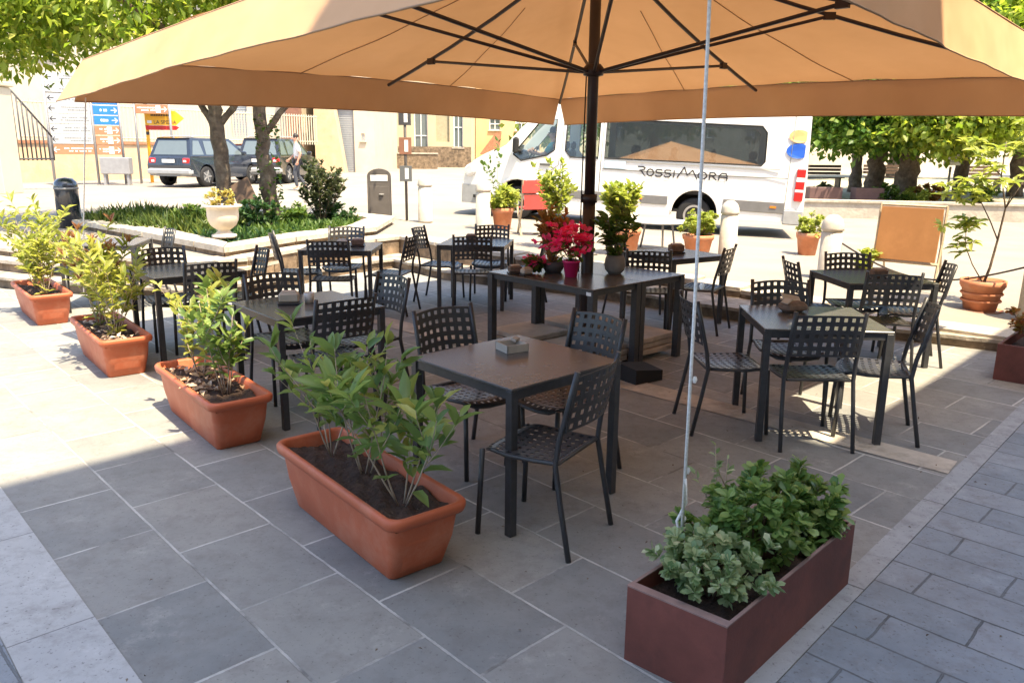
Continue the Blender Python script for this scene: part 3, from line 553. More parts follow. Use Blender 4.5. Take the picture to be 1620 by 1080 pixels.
# ------------------------------------------------------------ troughs
def rrect(l, w, r, n=5):
    o = []
    for cx, cy, a0 in ((l/2-r, w/2-r, 0), (-l/2+r, w/2-r, 90), (-l/2+r, -w/2+r, 180), (l/2-r, -w/2+r, 270)):
        for k in range(n+1): a = R(a0+90*k/n); o.append((cx+r*math.cos(a), cy+r*math.sin(a)))
    return o
def loft(mb, rings, close=True):
    n = len(rings[0]); vs = [p for r_ in rings for p in r_]; fs = []
    for k in range(len(rings)-1):
        for i in range(n): j = (i+1) % n; fs.append((k*n+i, k*n+j, (k+1)*n+j, (k+1)*n+i))
    if close: fs.append(tuple(range(n-1, -1, -1)))
    return mb.add(vs, fs, True)
TR_G = 'terracotta coloured plastic troughs in a row along the left of the terrace'
def make_trough(label, loc, rz, L_=1.20, W_=.40, H=.33):
    t = thing('plant_trough', label, 'planter', loc, rz, TR_G); Rg = lambda l, w, r, z: [(x, y, z) for x, y in rrect(l, w, r)]
    loft(MB(), [Rg(L_-.26, W_-.13, .03, .0), Rg(L_-.24, W_-.12, .035, .006), Rg(L_-.13, W_-.075, .045, H*.45), Rg(L_-.075, W_-.05, .055, H-.055)]).build('body', M['terra'], t)
    loft(MB(), [Rg(L_-.075, W_-.05, .055, H-.056), Rg(L_-.02, W_-.008, .06, H-.05), Rg(L_, W_, .065, H-.03), Rg(L_, W_, .065, H-.012), Rg(L_-.02, W_-.02, .06, H), Rg(L_-.05, W_-.05, .055, H-.002), Rg(L_-.065, W_-.065, .05, H-.012), Rg(L_-.085, W_-.085, .045, H-.09)], False).build('rim', M['terra'], t)
    for s in (-1, 1):
        pn = MB(); x0 = L_/2-.078
        def pf(u, v, s=s): 
            w = .13*(1 if .1 < v < .9 else .93); z = .03+v*(H*.55); return (s*(L_/2-.122+.085*(z/(H-.05))+.010*math.sin(min(1, min(u, 1-u)*8)*math.pi/2)*math.sin(min(1, min(v, 1-v)*6)*math.pi/2)), (u-.5)*2*w*(.82+.2*v), z)
        pn.grid(pf, 10, 8).build('end_panel', M['terra'], t)
    so = MB(); so.grid(lambda u, v: ((u-.5)*(L_-.09), (v-.5)*(W_-.09), H-.055+.018*math.sin(u*9+1)*math.cos(v*5)+.012*math.sin(u*31)*math.sin(v*17)+random.uniform(-.004, .004)), 60, 22).build('soil', M['soil'], t)
    return t
TRS = [((-.70, 3.50), -51, 'terracotta trough nearest the viewer, all in the shade'), ((-1.98, 4.98), -51, 'second trough from the viewer, half in sun with dry leaves on its soil'), ((-3.40, 6.50), -51, 'third trough from the viewer, bright in the sun with a dense bush'), ((-5.05, 8.34), -50, 'farthest trough by the stone steps at the left')]
tr = [make_trough(TRS[0][2], (*TRS[0][0], 0), R(TRS[0][1]))]+[]
for p, a, lb in TRS[1:]: dup(tr[0], (*p, 0), R(a), lb)
def inT(i, u, v=0, z=.275):
    (x, y), a, _ = TRS[i]; a = R(a); l = 1.2*u; w = .4*v; return (x+l*math.cos(a)-w*math.sin(a), y+l*math.sin(a)+w*math.cos(a), z)
BU = 'young bushes planted in the terracotta troughs'
stemplant('young_bush', 'young laurel bush at the back of the nearest trough, slender bare stems', 'bush', inT(0, -.29, .02), .62, .60, 4, 'a', .125, .046, 'laurel', BU, per=8, start=.55, seed=3, side=3)
stemplant('young_bush', 'young laurel bush in the middle of the nearest trough', 'bush', inT(0, -.02, .05), .66, .60, 4, 'a', .135, .052, 'laurel', BU, per=8, start=.48, seed=8, side=3)
stemplant('young_bush', 'young laurel bush at the front of the nearest trough, leaves over the table', 'bush', inT(0, .30, .0), .60, .75, 5, 'a', .14, .055, 'laurel', BU, per=8, start=.48, seed=5, side=2)
stemplant('young_bush', 'bush with a crooked pale stem at the back of the second trough', 'bush', inT(1, -.16, .0), .62, .38, 4, 'a', .105, .042, 'photinia', BU, per=11, start=.45, seed=9, side=3)
stemplant('young_bush', 'darker bush at the front of the second trough', 'bush', inT(1, .20, .05), .60, .40, 5, 'a', .11, .045, 'laurel', BU, per=11, start=.35, seed=12, side=3)
stemplant('young_bush', 'dense yellow green bush in the left half of the third trough', 'bush', inT(2, -.20, -.05), .78, .50, 7, 'a', .115, .040, 'photinia', BU, per=11, start=.22, seed=21, side=4, tips='redtip')
stemplant('young_bush', 'dense yellow green bush in the right half of the third trough', 'bush', inT(2, .16, .0), .72, .55, 7, 'a', .115, .042, 'photinia', BU, per=11, start=.22, seed=22, side=4)
stemplant('young_bush', 'bush with a tall reddish shoot in the farthest trough', 'bush', inT(3, -.12, .0), .80, .42, 7, 'a', .12, .04, 'photinia', BU, per=11, start=.22, seed=31, side=4)
stemplant('young_bush', 'lower bush at the front end of the farthest trough', 'bush', inT(3, .22, .0), .60, .5, 6, 'a', .11, .04, 'photinia', BU, per=11, start=.2, seed=33, side=4)
def litter(name, label, n, area, z, m, L_=.05, seed=1):
    rg = np.random.default_rng(seed); P = [(*area(rg.random(), rg.random()), z+rg.random()*.02) for _ in range(n)]; D = rg.normal(0, 1, (n, 3)); D[:, 2] *= .3
    o = leaves(name, P, D, L_*(.7+.6*rg.random(n)), L_*.5, m, None, T_FAR); return tag(o, label, kind='stuff')
litter('dry_leaves', 'dry curled leaves on the soil of the second trough', 90, lambda a, b: inT(1, -.42+.6*a, (b-.5)*.7)[:2], .285, leafmat('dry_leaf', (.40, .24, .14), (.62, .48, .36), .2), .07, 5)
litter('dry_leaves', 'dry leaves on the soil of the third trough', 60, lambda a, b: inT(2, -.42+.84*a, (b-.5)*.7)[:2], .285, leafmat('dry_leaf_pale', (.50, .38, .28), (.70, .58, .48), .2), .06, 6)
litter('soil_litter', 'pale crumbs and bits scattered on the soil of the nearest trough', 40, lambda a, b: inT(0, -.45+.9*a, (b-.5)*.75)[:2], .280, M['grit'], .012, 7)
litter('paving_litter', 'tiny dark twigs and crumbs lying on the paving', 90, lambda a, b: (-1.6+5*a, 2.3+4*b), .004, M['bark'], .018, 8)

# rust red steel planter in the foreground
RPc = [Vector(p+(0,)) for p in ((.71, 2.28), (1.45, 3.05), (1.17, 3.30), (.42, 2.53))]
rpn = thing('steel_planter', 'long rust red steel planter at the lower right with green bushes', 'planter', (0, 0, 0)); HP = .295
cen = sum(RPc, Vector())/4; inn = [p+(cen-p).normalized()*.03 for p in RPc]
wl = MB()
for i in range(4):
    j = (i+1) % 4; wl.prism([(RPc[i].x, RPc[i].y), (RPc[j].x, RPc[j].y), (inn[j].x, inn[j].y), (inn[i].x, inn[i].y)], .0, HP)
wl.build('wall', M['corten'], rpn)
rm = MB(); inn2 = [p+(cen-p).normalized()*.036 for p in RPc]; ou2 = [p-(cen-p).normalized()*.002 for p in RPc]
for i in range(4): j = (i+1) % 4; rm.prism([(ou2[i].x, ou2[i].y), (ou2[j].x, ou2[j].y), (inn2[j].x, inn2[j].y), (inn2[i].x, inn2[i].y)], HP+.0005, HP+.006)
rm.build('rim', M['cortenrim'], rpn)
so = MB(); so.grid(lambda u, v: (inn[0].lerp(inn[1], u)).lerp(inn[3].lerp(inn[2], u), v)+Vector((0, 0, HP-.075+.02*math.sin(u*13)*math.sin(v*7)+random.uniform(-.005, .005))), 50, 16); so.build('soil', M['soil'], rpn)
def mound(name, label, cat, loc, rad, n, Ln, Wd, m, tpl=T_OBOV, seed=0, stems=8, twig='twigd', up=.55, group=None, hollow=.45):
    rg = np.random.default_rng(seed+5); root = thing(name, label, cat, loc, 0, group); k = max(8, n//22); cen_, d0 = bushpts(rg, k, rad, (0, 0, rad[2]*.92), hollow); P = []; D = []
    for c, d in zip(cen_, d0):       # rosettes of leaves at the shoot tips
        ax = d*.7+np.array([0, 0, up]); ax /= np.linalg.norm(ax)
        for q in range(22):
            r_ = rg.normal(0, 1, 3); r_ -= ax*r_.dot(ax); r_ /= np.linalg.norm(r_); P.append(c-ax*Ln*(.2+.9*rg.random())); D.append(r_*.9+ax*(.25+.8*rg.random()))
    P = np.array(P); P[:, 2] = np.maximum(P[:, 2], -.03+.06*rg.random(len(P))); s = .6+.6*rg.random(len(P))
    mb = MB()
    for i in range(min(stems, k)): e = cen_[i]; mb.tube([(e[0]*.1, e[1]*.1, -.05), (e[0]*.5, e[1]*.5, e[2]*.45), tuple(e)], [.006, .005, .003], 5)
    mb.build('stem', M[twig], root); leaves('foliage', P, D, Ln*s, Wd*s, LM[m], root, tpl); return root
RG = 'bushes growing in the rust red steel planter'
def inR(u, v): p = inn[0].lerp(inn[1], u).lerp(inn[3].lerp(inn[2], u), v); return (p.x, p.y, HP-.05)
mound('variegated_bush', 'low bush with cream edged leaves at the near end of the steel planter', 'bush', inR(.24, .52), (.23, .22, .135), 1900, .042, .026, 'varieg', seed=2, group=RG)
mound('glossy_bush', 'dark green round leaved bush in the middle of the steel planter', 'bush', inR(.55, .55), (.25, .23, .185), 1900, .052, .032, 'box', seed=4, group=RG)
mound('glossy_bush', 'green bush at the far end of the steel planter spilling over the corner', 'bush', inR(.84, .5), (.23, .20, .155), 1500, .055, .034, 'box', seed=6, group=RG)
stemplant('variegated_shoot', 'thin pale shoot sticking up at the left edge of the steel planter', 'plant', inR(.58, .97), .42, .1, 2, 'a', .05, .02, 'varieg', RG, per=8, start=.3, seed=44, side=1)

# ------------------------------------------------------------ flowers on the long table
def pot(name, label, loc, prof, m, group=None, z=None, lip=None):
    t = thing(name, label, 'flower pot', loc, 0, group); mb = MB().lathe(prof, n=28); n = len(mb.v); mb.add([], []); mb.build('body', m, t)
    rr, zz = prof[-1]; MB().lathe([(0, z or zz-.03), (rr*.5, (z or zz-.03)+.006), (rr+.002, (z or zz-.03))], n=20).build('soil', M['soil'], t); return t
pot('grey_pot', 'round grey ceramic pot on the long table right of the parasol pole', (.90, 6.93, .746), [(.0, 0), (.055, 0), (.085, .035), (.095, .08), (.085, .135), (.072, .165), (.064, .165), (.064, .12)], M['greypot'], z=.15)
stemplant('green_plant', 'leafy green plant in the round grey pot', 'plant', (.90, 6.93, .88), .40, .55, 6, 'a', .13, .06, 'green', per=9, start=.2, seed=50, side=2, twig='twigd', droop=.2)
pot('pink_pot', 'bright pink plastic flower pot on the long table', (.50, 6.72, .746), [(.0, 0), (.052, 0), (.070, .125), (.076, .125), (.076, .142), (.068, .142), (.066, .1)], M['pink'], z=.12)
pot('dark_pot', 'low dark grey bowl behind the pink pot', (.36, 6.98, .746), [(.0, 0), (.07, 0), (.098, .05), (.10, .10), (.092, .10), (.09, .06)], M['darkpot'], z=.08)
def blooms(name, label, loc, c, rad, n, seed, parent_leaf='green'):
    rg = np.random.default_rng(seed); root = thing(name, label, 'flowers', loc); P = []; D = []; mb = MB()
    cs, _ = bushpts(rg, n, rad, c, .3)
    for q in cs:
        mb.tube([(0, 0, 0), (q[0]*.5, q[1]*.5, q[2]*.6), tuple(q)], .0025, 4)
        for _ in range(3):
            c2 = q+rg.normal(0, .026, 3)
            for k in range(5): a = 6.28*k/5+rg.random(); P.append(c2); D.append([math.cos(a), math.sin(a)-.3, .25+rg.normal(0, .3)])
    leaves('petals', P, D, .062*(.7+.5*rg.random(len(P))), .052, LM['petal'], root, T_OBOV, jit=.6)
    c3, d3 = bushpts(rg, 130, (rad[0]*.9, rad[1]*.9, rad[2]*.75), (c[0], c[1], c[2]*.75), .2); leaves('foliage', c3, d3+rg.normal(0, .5, d3.shape), .06, .045, LM[parent_leaf], root, T_OBOV); mb.build('stem', M['twigd'], root); return root
blooms('geranium', 'cerise geranium in the pink pot on the long table', (.50, 6.72, .87), (0, 0, .19), (.20, .15, .16), 22, 3)
stemplant('orange_leaved_plant', 'bushy plant with orange and green leaves in the dark bowl behind the geranium', 'plant', (.36, 6.98, .83), .44, .45, 7, 'a', .08, .042, 'orange', per=13, start=.25, seed=61, side=3, twig='twigd')
blooms('fallen_blossom', 'small cluster of pink blossoms hanging over the left edge of the dark bowl', (.25, 6.92, .80), (-.07, -.02, .04), (.07, .06, .05), 5, 8)

# ------------------------------------------------------------ stone bollards, bin, posts
BO_G = 'dome topped stone bollards along the street'
def bollard(label, loc, r=.15, h=.9):
    t = thing('stone_bollard', label, 'bollard', loc, 0, BO_G)
    MB().lathe([(0, 0), (r*1.0, 0), (r*.98, .02), (r*.93, h*.74), (r*.86, h*.745), (r*.86, h*.765)], n=28).build('shaft', M['concrete'], t)
    MB().lathe([(r*.86, h*.765), (r*1.0, h*.77), (r*1.0, h*.80), (r*.93, h*.87), (r*.74, h*.94), (r*.42, h*.985), (0, h)], n=28).build('dome', M['concrete'], t); return t
b0 = bollard('sunlit stone bollard right of the sign post, left of the van front', (-1.73, 15.7, .40), .145, .90)
for p, lb in (((-.55, 14.6, .37), 'stone bollard in front of the van bumper, half hidden by a potted shrub'), ((3.42, 12.6, .16), 'stone bollard below the rear wheel of the van, right of a potted shrub'), ((4.2, 10.45, .12), 'stone bollard between two potted shrubs, left of the red trough'), ((1.95, 13.3, .23), 'stone bollard behind the shrub right of the parasol pole')): dup(b0, p, 0, lb)
pil = thing('stone_pillar', 'thick round grey stone pillar at the right edge of the photo', 'pillar', (5.62, 8.2, .08)); MB().lathe([(0, 0), (.24, 0), (.235, .68), (.245, .68), (.245, .73), (.0, .735)], n=32).build('shaft', M['concrete'], pil)
tag(MB().lathe([(0, 0), (.17, 0), (.17, .03), (.10, .06), (.09, .10), (.14, .14), (.15, .19), (.08, .24), (.06, .30), (.10, .34), (.11, .38), (0, .40)], (5.66, 8.2, .816), 24).build('iron_finial', M['darkiron']), 'dark turned iron ornament standing on the thick stone pillar', 'ornament')
ch = MB(); A_, B_ = Vector((4.3, 10.4, .66)), Vector((5.4, 8.25, .66)); ch.tube([A_.lerp(B_, t)-Vector((0, 0, .30*math.sin(math.pi*t))) for t in [i/16 for i in range(17)]], .011, 6)
tag(ch.build('barrier_rope', M['cord']), 'dark sagging barrier rope from the nearest bollard to the thick pillar', 'rope')
bn = thing('litter_bin', 'brown grey litter bin with arched hood and white slot, left of the sign post', 'litter bin', (-2.72, 16.3, .40), R(8))
mb = MB(); pf = [(-.24, 0), (.24, 0), (.235, .86)]+[(.235*math.cos(R(a)), .86+.14*math.sin(R(a))) for a in range(15, 180, 15)]+[(-.235, .86)]
def xz(mb, poly, y0, y1): n = len(poly); return mb.add([(x, y0, z) for x, z in poly]+[(x, y1, z) for x, z in poly], [tuple(range(n)), tuple(range(2*n-1, n-1, -1))]+[(i, n+i, n+(i+1) % n, (i+1) % n) for i in range(n)])
xz(mb, pf, -.17, .17).build('body', M['binm'], bn); MB().box((0, -.172, .82), (.34, .012, .12), bev=.004).build('slot_panel', M['signwhite'], bn); MB().box((0, -.176, .36), (.38, .012, .60), bev=.004).build('door', M['binm'], bn)
MB().lathe([(0, 0), (.05, 0), (.05, .006), (0, .006)], (.04, -.182, .5), 16).build('badge', M['signwhite'], bn)
b2 = thing('litter_bin', 'dark grey rounded bin at the far left between the parasol tip and the bushes', 'litter bin', (-7.75, 13.9, .36), R(10)); MB().lathe([(0, 0), (.19, 0), (.19, .75), (.18, .82), (.12, .88), (0, .90)], n=24).build('body', M['navy'], b2); MB().lathe([(.192, .70), (.197, .70), (.197, .73), (.192, .73)], n=24).build('band', M['signmetal'], b2)
sp = thing('sign_post', 'thin post with several small square signs seen from behind, beside the litter bin', 'sign', (-2.13, 15.95, .40), R(5))
MB().tube([(0, 0, 0), (0, 0, 2.55)], .028, 10).build('post', M['binm'], sp)
for z, h, w, m in ((2.02, .36, .24, 'darkiron'), (1.45, .32, .24, 'door'), (.92, .30, .24, 'grey')):
    pn = MB().box((0, -.036, z), (w, .008, h), bev=.003).build('panel', M[m], sp); MB().box((.02, -.043, z), (w*.3, .004, h*.7)).build('picture', M['signwhite'], pn)
# ------------------------------------------------------------ potted shrubs along the street
def claypot(label, loc, r, h, m='clay', name='clay_pot'):
    return pot(name, label, loc, [(.0, 0), (r*.68, 0), (r*.88, h*.76), (r*.93, h*.76), (r*.93, h*.80), (r*.98, h*.82), (r*1.0, h), (r*.9, h), (r*.86, h*.7)], M[m], 'terracotta pots along the street', z=h*.9)
claypot('terracotta pot right of the bollard at the van front', (-.20, 14.85, .35), .215, .40)
mound('potted_shrub', 'light green shrub in the terracotta pot at the van front', 'shrub', (-.20, 14.85, .72), (.38, .34, .24), 800, .13, .055, 'lime', seed=70, stems=10)
stemplant('climbing_stem', 'tall leafy shoot rising from the pot in front of the van bonnet', 'plant', (-.30, 14.85, .72), 1.25, .22, 3, 'a', .12, .06, 'green', per=9, start=.3, seed=71, side=1, twig='twigd')
claypot('terracotta pot hidden behind the geranium, in front of the red folding chair', (.66, 12.3, .30), .22, .40)
stemplant('potted_shrub', 'upright yellow green shrub left of the parasol pole, in front of the van door', 'shrub', (.66, 12.3, .62), .85, .42, 9, 'a', .105, .06, 'lime', per=17, start=.2, seed=72, side=4, twig='twigd')
claypot('terracotta pot right of the parasol pole under a large leafy shrub', (1.72, 12.0, .25), .22, .42)
stemplant('potted_shrub', 'large leafy shrub right of the parasol pole, in front of the van side', 'shrub', (1.60, 12.0, .60), .62, .42, 10, 'a', .13, .07, 'lime', per=17, start=.2, seed=73, side=4, twig='twigd')
claypot('ribbed terracotta pot below the rear wheel arch of the van', (2.92, 12.5, .19), .25, .34)
mound('potted_shrub', 'rounded lime green shrub in front of the rear wheel of the van', 'shrub', (2.92, 12.5, .50), (.33, .30, .22), 900, .085, .05, 'lime', seed=74, stems=12)
claypot('plain brown pot behind the right bollard, under a round bush', (4.95, 13.3, .10), .20, .40, 'clay')
mound('potted_shrub', 'round bright bush in the pot left of the nearest bollard', 'shrub', (4.95, 13.3, .46), (.27, .25, .19), 800, .07, .045, 'lime', seed=75, stems=12)
tp = thing('flower_trough', 'red plastic trough at the step behind the small table', 'planter', (4.52, 10.1, .10), R(-6)); loft(MB(), [[(x, y, z) for x, y in rrect(l, w, .04)] for l, w, z in ((.46, .18, 0), (.56, .24, .16), (.60, .27, .17), (.60, .27, .20), (.54, .21, .20), (.52, .20, .15))]).build('body', M['terra'], tp); MB().box((0, 0, .16), (.5, .19, .02)).build('soil', M['soil'], tp)
mound('potted_shrub', 'small pale shrub growing in the red plastic trough', 'shrub', (4.5, 10.1, .27), (.19, .16, .20), 600, .07, .04, 'lime', seed=76, stems=10)
pg = claypot('large ribbed terracotta pot with a little tree, near the thick pillar', (5.26, 8.75, .08), .235, .36)
for z in (.12, .2): MB().lathe([(.185+z*.12, z), (.195+z*.12, z+.012), (.187+z*.12, z+.024)], n=28).build('rib', M['clay'], pg)
MB().lathe([(0, -.03), (.2, -.03), (.24, .0), (.23, .0), (.19, -.018), (0, -.018)], (0, 0, .03), 28).build('saucer', M['clay'], pg)
lt = thing('little_tree', 'little tree with whorled leaves in the large terracotta pot at the right', 'tree', (5.26, 8.75, .38)); tk = MB(); rg = np.random.default_rng(90); P = []; D = []
def wh(c, n=9, l=1.):
    for k in range(n): a = 6.28*k/n+rg.random()*.4; P.append(np.array(c)+rg.normal(0, .01, 3)); D.append([math.cos(a), math.sin(a), rg.normal(.15, .35)])
brs = [[(0, 0, 0), (.05, 0, .2), (.10, .02, .5), (.12, 0, .85), (.02, 0, 1.2), (.05, .05, 1.55)], [(.10, .02, .5), (-.02, 0, .7), (-.12, .05, .9), (-.2, 0, 1.05)], [(.12, 0, .85), (.25, 0, 1.1), (.38, .05, 1.3)], [(0, 0, .02), (-.12, .05, .22), (-.2, .1, .42), (-.22, .1, .6)], [(.02, 0, 1.2), (-.12, .1, 1.35), (-.2, .1, 1.5)], [(.12, 0, .85), (.1, -.1, 1.0), (-.05, -.1, 1.15)], [(.05, .0, 1.4), (.2, .1, 1.5), (.3, .1, 1.62)], [(.25, 0, 1.1), (.45, 0, 1.15), (.55, 0, 1.2)], [(-.12, .05, .9), (-.32, .05, .92), (-.42, 0, .98)]]
for b in brs:
    tk.tube(b, [.016-.011*i/(len(b)-1) for i in range(len(b))] if b is brs[0] else [.008-.004*i/(len(b)-1) for i in range(len(b))], 6)
    for k in range(7 if b is not brs[0] else 4): q = np.array(b[-1])+rg.normal(0, .085, 3); wh(q)
for q in range(8): wh(np.array((-.20, .1, .45))+rg.normal(0, .10, 3))
tk.build('trunk', M['bark'], lt); n = len(P); leaves('foliage', P, D, .13*(.7+.5*rg.random(n)), .05, LM['lime'], lt, T_NEAR)
# second rust red planter at the right edge
rp2 = thing('steel_planter', 'second rust red steel planter cut off by the right edge of the photo', 'planter', (4.47, 6.52, 0), R(47))
for a, b, c, d in ((0, -.19, 1.04, .02), (0, .19, 1.04, .02), (-.51, 0, .02, .36), (.51, 0, .02, .36)): MB().box((a, b, .15), (c, d, .30)).build('wall', M['corten'], rp2)
MB().box((0, 0, .21), (1.0, .36, .02)).build('soil', M['soil'], rp2)
mound('glossy_bush', 'dark leafy plant in the steel planter cut off at the right edge', 'bush', (4.42, 6.5, .24), (.26, .24, .20), 700, .06, .04, 'orange', seed=78, group=RG)
# menu board, red chair, pale low table
ez = thing('menu_easel', 'orange menu board in a pale wooden easel at the right', 'menu board', (4.95, 9.95, .09), R(-42)); tilt = R(-9)
MB().box((0, 0, .73), (.72, .02, .66), rx=tilt, bev=.003).build('board', M['menu'], ez)
for s in (-1, 1): MB().tube([(s*.385, -.09, 0), (s*.385, .05, .62), (s*.385, .09, 1.09)], .017, 4, sm=False).build('leg', M['wood'], ez); MB().tube([(s*.34, .42, 0), (s*.34, .06, 1.05)], .014, 4, sm=False).build('leg', M['wood'], ez)
MB().tube([(-.385, .10, 1.08), (.385, .10, 1.08)], .018, 4, sm=False).build('rail', M['wood'], ez); MB().tube([(-.385, -.01, .38), (.385, -.01, .38)], .02, 4, sm=False).build('rail', M['wood'], ez)
tx = MB()
for k in range(2): tx.box((.17, .052+.002*k-.016, .98-.03*k), (.12-.03*k, .004, .010), rx=tilt)
tx.build('chalk_mark', M['label'], ez)
rc = thing('folding_chair', 'wooden folding chair with red canvas behind the shrub left of the parasol pole', 'chair', (.36, 14.2, .32), R(10))
for s in (-1, 1): MB().tube([(s*.26, -.25, 0), (s*.25, .22, .48)], .02, 4, sm=False).build('leg', M['wood'], rc); MB().tube([(s*.235, .25, 0), (s*.25, -.20, .50), (s*.25, -.28, .98)], .02, 4, sm=False).build('leg', M['wood'], rc)
MB().box((0, -.27, .86), (.52, .02, .22), bev=.004).build('back_canvas', M['redcloth'], rc); MB().box((0, .0, .48), (.46, .42, .02)).build('seat', M['redcloth'], rc); MB().box((0, -.255, .60), (.44, .015, .26)).build('back_canvas', M['redcloth'], rc); MB().tube([(-.25, -.25, .72), (.25, -.25, .72)], .016, 4, sm=False).build('rail', M['wood'], rc)
lw = thing('low_table', 'pale round low table behind the plants right of the parasol pole', 'table', (2.42, 13.1, .22)); MB().lathe([(0, .44), (.44, .44), (.46, .455), (.44, .47), (0, .47)], n=32).build('table_top', M['signwhite'], lw)
for k in range(3): a = 2.1*k+.5; MB().tube([(.25*math.cos(a), .25*math.sin(a), .44), (.33*math.cos(a), .33*math.sin(a), 0)], .018, 6).build('leg', M['signmetal'], lw)

# ------------------------------------------------------------ urn and bed planting
ur = thing('stone_urn', 'cream stone urn standing on the coping corner of the flower bed', 'urn', (-4.10, 11.25, .548)); U0 = [(0, 0), (.17, 0), (.17, .04), (.12, .06), (.085, .09), (.085, .11), (.12, .13), (.17, .17), (.205, .24), (.215, .30), (.215, .40), (.225, .42), (.265, .43), (.27, .455), (.23, .46), (.20, .44), (.20, .36)]
MB().lathe(U0, n=36).build('body', M['urn'], ur); MB().lathe([(0, .42), (.2, .42)], n=24).build('soil', M['soil'], ur)
mound('urn_plant', 'small yellow leaved shrub growing in the cream stone urn', 'shrub', (-4.10, 11.25, .96), (.20, .18, .16), 600, .055, .03, 'yellow', seed=80)
pdl = MB().box((-4.10, 11.25, .5465), (.46, .46, .002)); 
def patch(name, label, n, poly, z, hmin, hmax, w, m, seed=0, lean=.5, tpl=T_NEAR):
    rg = np.random.default_rng(seed); x0 = min(p[0] for p in poly); x1 = max(p[0] for p in poly); y0 = min(p[1] for p in poly); y1 = max(p[1] for p in poly); P = []
    def ins(x, y):
        c = False; j = len(poly)-1
        for i in range(len(poly)):
            if (poly[i][1] > y) != (poly[j][1] > y) and x < (poly[j][0]-poly[i][0])*(y-poly[i][1])/(poly[j][1]-poly[i][1])+poly[i][0]: c = not c
            j = i
        return c
    while len(P) < n:
        x, y = x0+(x1-x0)*rg.random(), y0+(y1-y0)*rg.random()
        if ins(x, y): P.append((x, y, z))
    P = np.array(P); cl = .55+.45*np.sin(P[:, 0]*2.3+seed)*np.cos(P[:, 1]*2.9); h = (hmin+(hmax-hmin)*rg.random(n))*(.5+.6*np.abs(cl)); D = rg.normal(0, lean, (n, 3)); D[:, 2] = 1
    U = rg.normal(0, 1, (n, 3)); U[:, 2] = 0; o = leaves(name, P, D, h, w, LM[m], None, tpl, up=0, jit=1.); return tag(o, label, kind='stuff')
patch('bed_plants', 'long leaved green ground plants in the left part of the flower bed', 2600, [(-7.6, 14), (-6.2, 12.9), (-4.6, 11.9), (-4.6, 14.2), (-6.5, 15.2)], .46, .15, .42, .035, 'grass', 1, .45)
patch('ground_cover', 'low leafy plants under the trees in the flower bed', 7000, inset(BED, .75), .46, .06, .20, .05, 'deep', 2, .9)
patch('ground_cover', 'bright green low plants along the right coping of the flower bed', 1600, [(-4.2, 11.9), (-3.5, 11.7), (-2.8, 13.3), (-2.9, 15), (-4.1, 14.5)], .46, .10, .26, .05, 'green', 3, .8)
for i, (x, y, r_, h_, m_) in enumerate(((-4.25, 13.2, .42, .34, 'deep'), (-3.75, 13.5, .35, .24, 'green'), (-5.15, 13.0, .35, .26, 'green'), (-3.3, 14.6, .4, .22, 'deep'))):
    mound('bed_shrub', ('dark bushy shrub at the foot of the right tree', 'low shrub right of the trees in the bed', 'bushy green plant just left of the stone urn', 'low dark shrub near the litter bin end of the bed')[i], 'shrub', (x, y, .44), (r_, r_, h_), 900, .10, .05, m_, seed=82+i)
stemplant('rose_bush', 'open airy bush with thin stems at the right end of the flower bed', 'bush', (-3.45, 14.3, .46), .98, .62, 9, 'a', .10, .05, 'olive', per=34, start=.42, seed=95, side=5, twig='twigd', r=.012)
lb_ = thing('leaning_board', 'brown board leaning against the right tree trunk', 'board', (-4.75, 14.2, .46)); MB().box((0, 0, .48), (.36, .05, .62), ry=R(-28), rx=R(-20), bev=.01).build('panel', M['boardbrown'], lb_); MB().box((.12, -.06, .22), (.05, .05, .5), ry=R(-10)).build('prop', M['boardbrown'], lb_)
# ------------------------------------------------------------ trees
def tree(label, loc, trunk, limbs, crown, nl, L_, Wd, m, seed=0, name='tree', group=None, r0=.17, ivy=0, clus=38, spread=.42):
    rg = np.random.default_rng(seed); t = thing(name, label, 'tree', loc, 0, group); mb = MB()
    def wob(pts, r):
        o = []; rr = []
        for i in range(len(pts)-1):
            for k in range(4): q = Vector(pts[i]).lerp(Vector(pts[i+1]), k/4); o.append(q+Vector(rg.normal(0, r[0]*.10, 3))); rr.append((r[i]+(r[i+1]-r[i])*k/4)*(1+rg.normal(0, .07)))
        o.append(Vector(pts[-1])); rr.append(r[-1]); return o, rr
    p, r = wob(trunk, [r0*1.25]+[r0*(1-.35*i/len(trunk)) for i in range(len(trunk)-1)]); mb.tube(p, r, 12); mb.build('trunk', M['bark'], t)
    for l in limbs: q = MB(); p, r = wob(l, [r0*.48*(1-.7*i/len(l)) for i in range(len(l))]); q.tube(p, r, 8).build('branch', M['bark'], t)
    P = []; D = []
    for (c, rad, w) in crown:
        k = max(4, int(nl*w/clus)); cs, d = bushpts(rg, k, rad, c, .35)
        for q, dd in zip(cs, d):
            s = spread*(.6+.8*rg.random()); P.append(q+rg.normal(0, 1, (clus, 3))*np.array([s, s, s*.55])*.6); dr = rg.normal(0, .8, (clus, 3))+dd*.5; dr[:, 2] -= .35; D.append(dr)
    P = np.concatenate(P); D = np.concatenate(D); n = len(P); sz = .6+.7*rg.random(n); leaves('crown', P, D, L_*sz, Wd*sz, LM[m], t, T_FAR, jit=.55)
    if ivy: 
        k = 260; z = rg.random(k)*1.9; a = rg.random(k)*6.28; P = np.stack([np.cos(a)*r0*1.15, np.sin(a)*r0*1.15, z], 1); D = np.stack([np.cos(a), np.sin(a), rg.normal(0, .6, k)], 1); leaves('ivy', P, D, .09, .07, LM[ivy], t, T_OBOV)
    return t
TL = 'two shade trees in the raised flower bed'
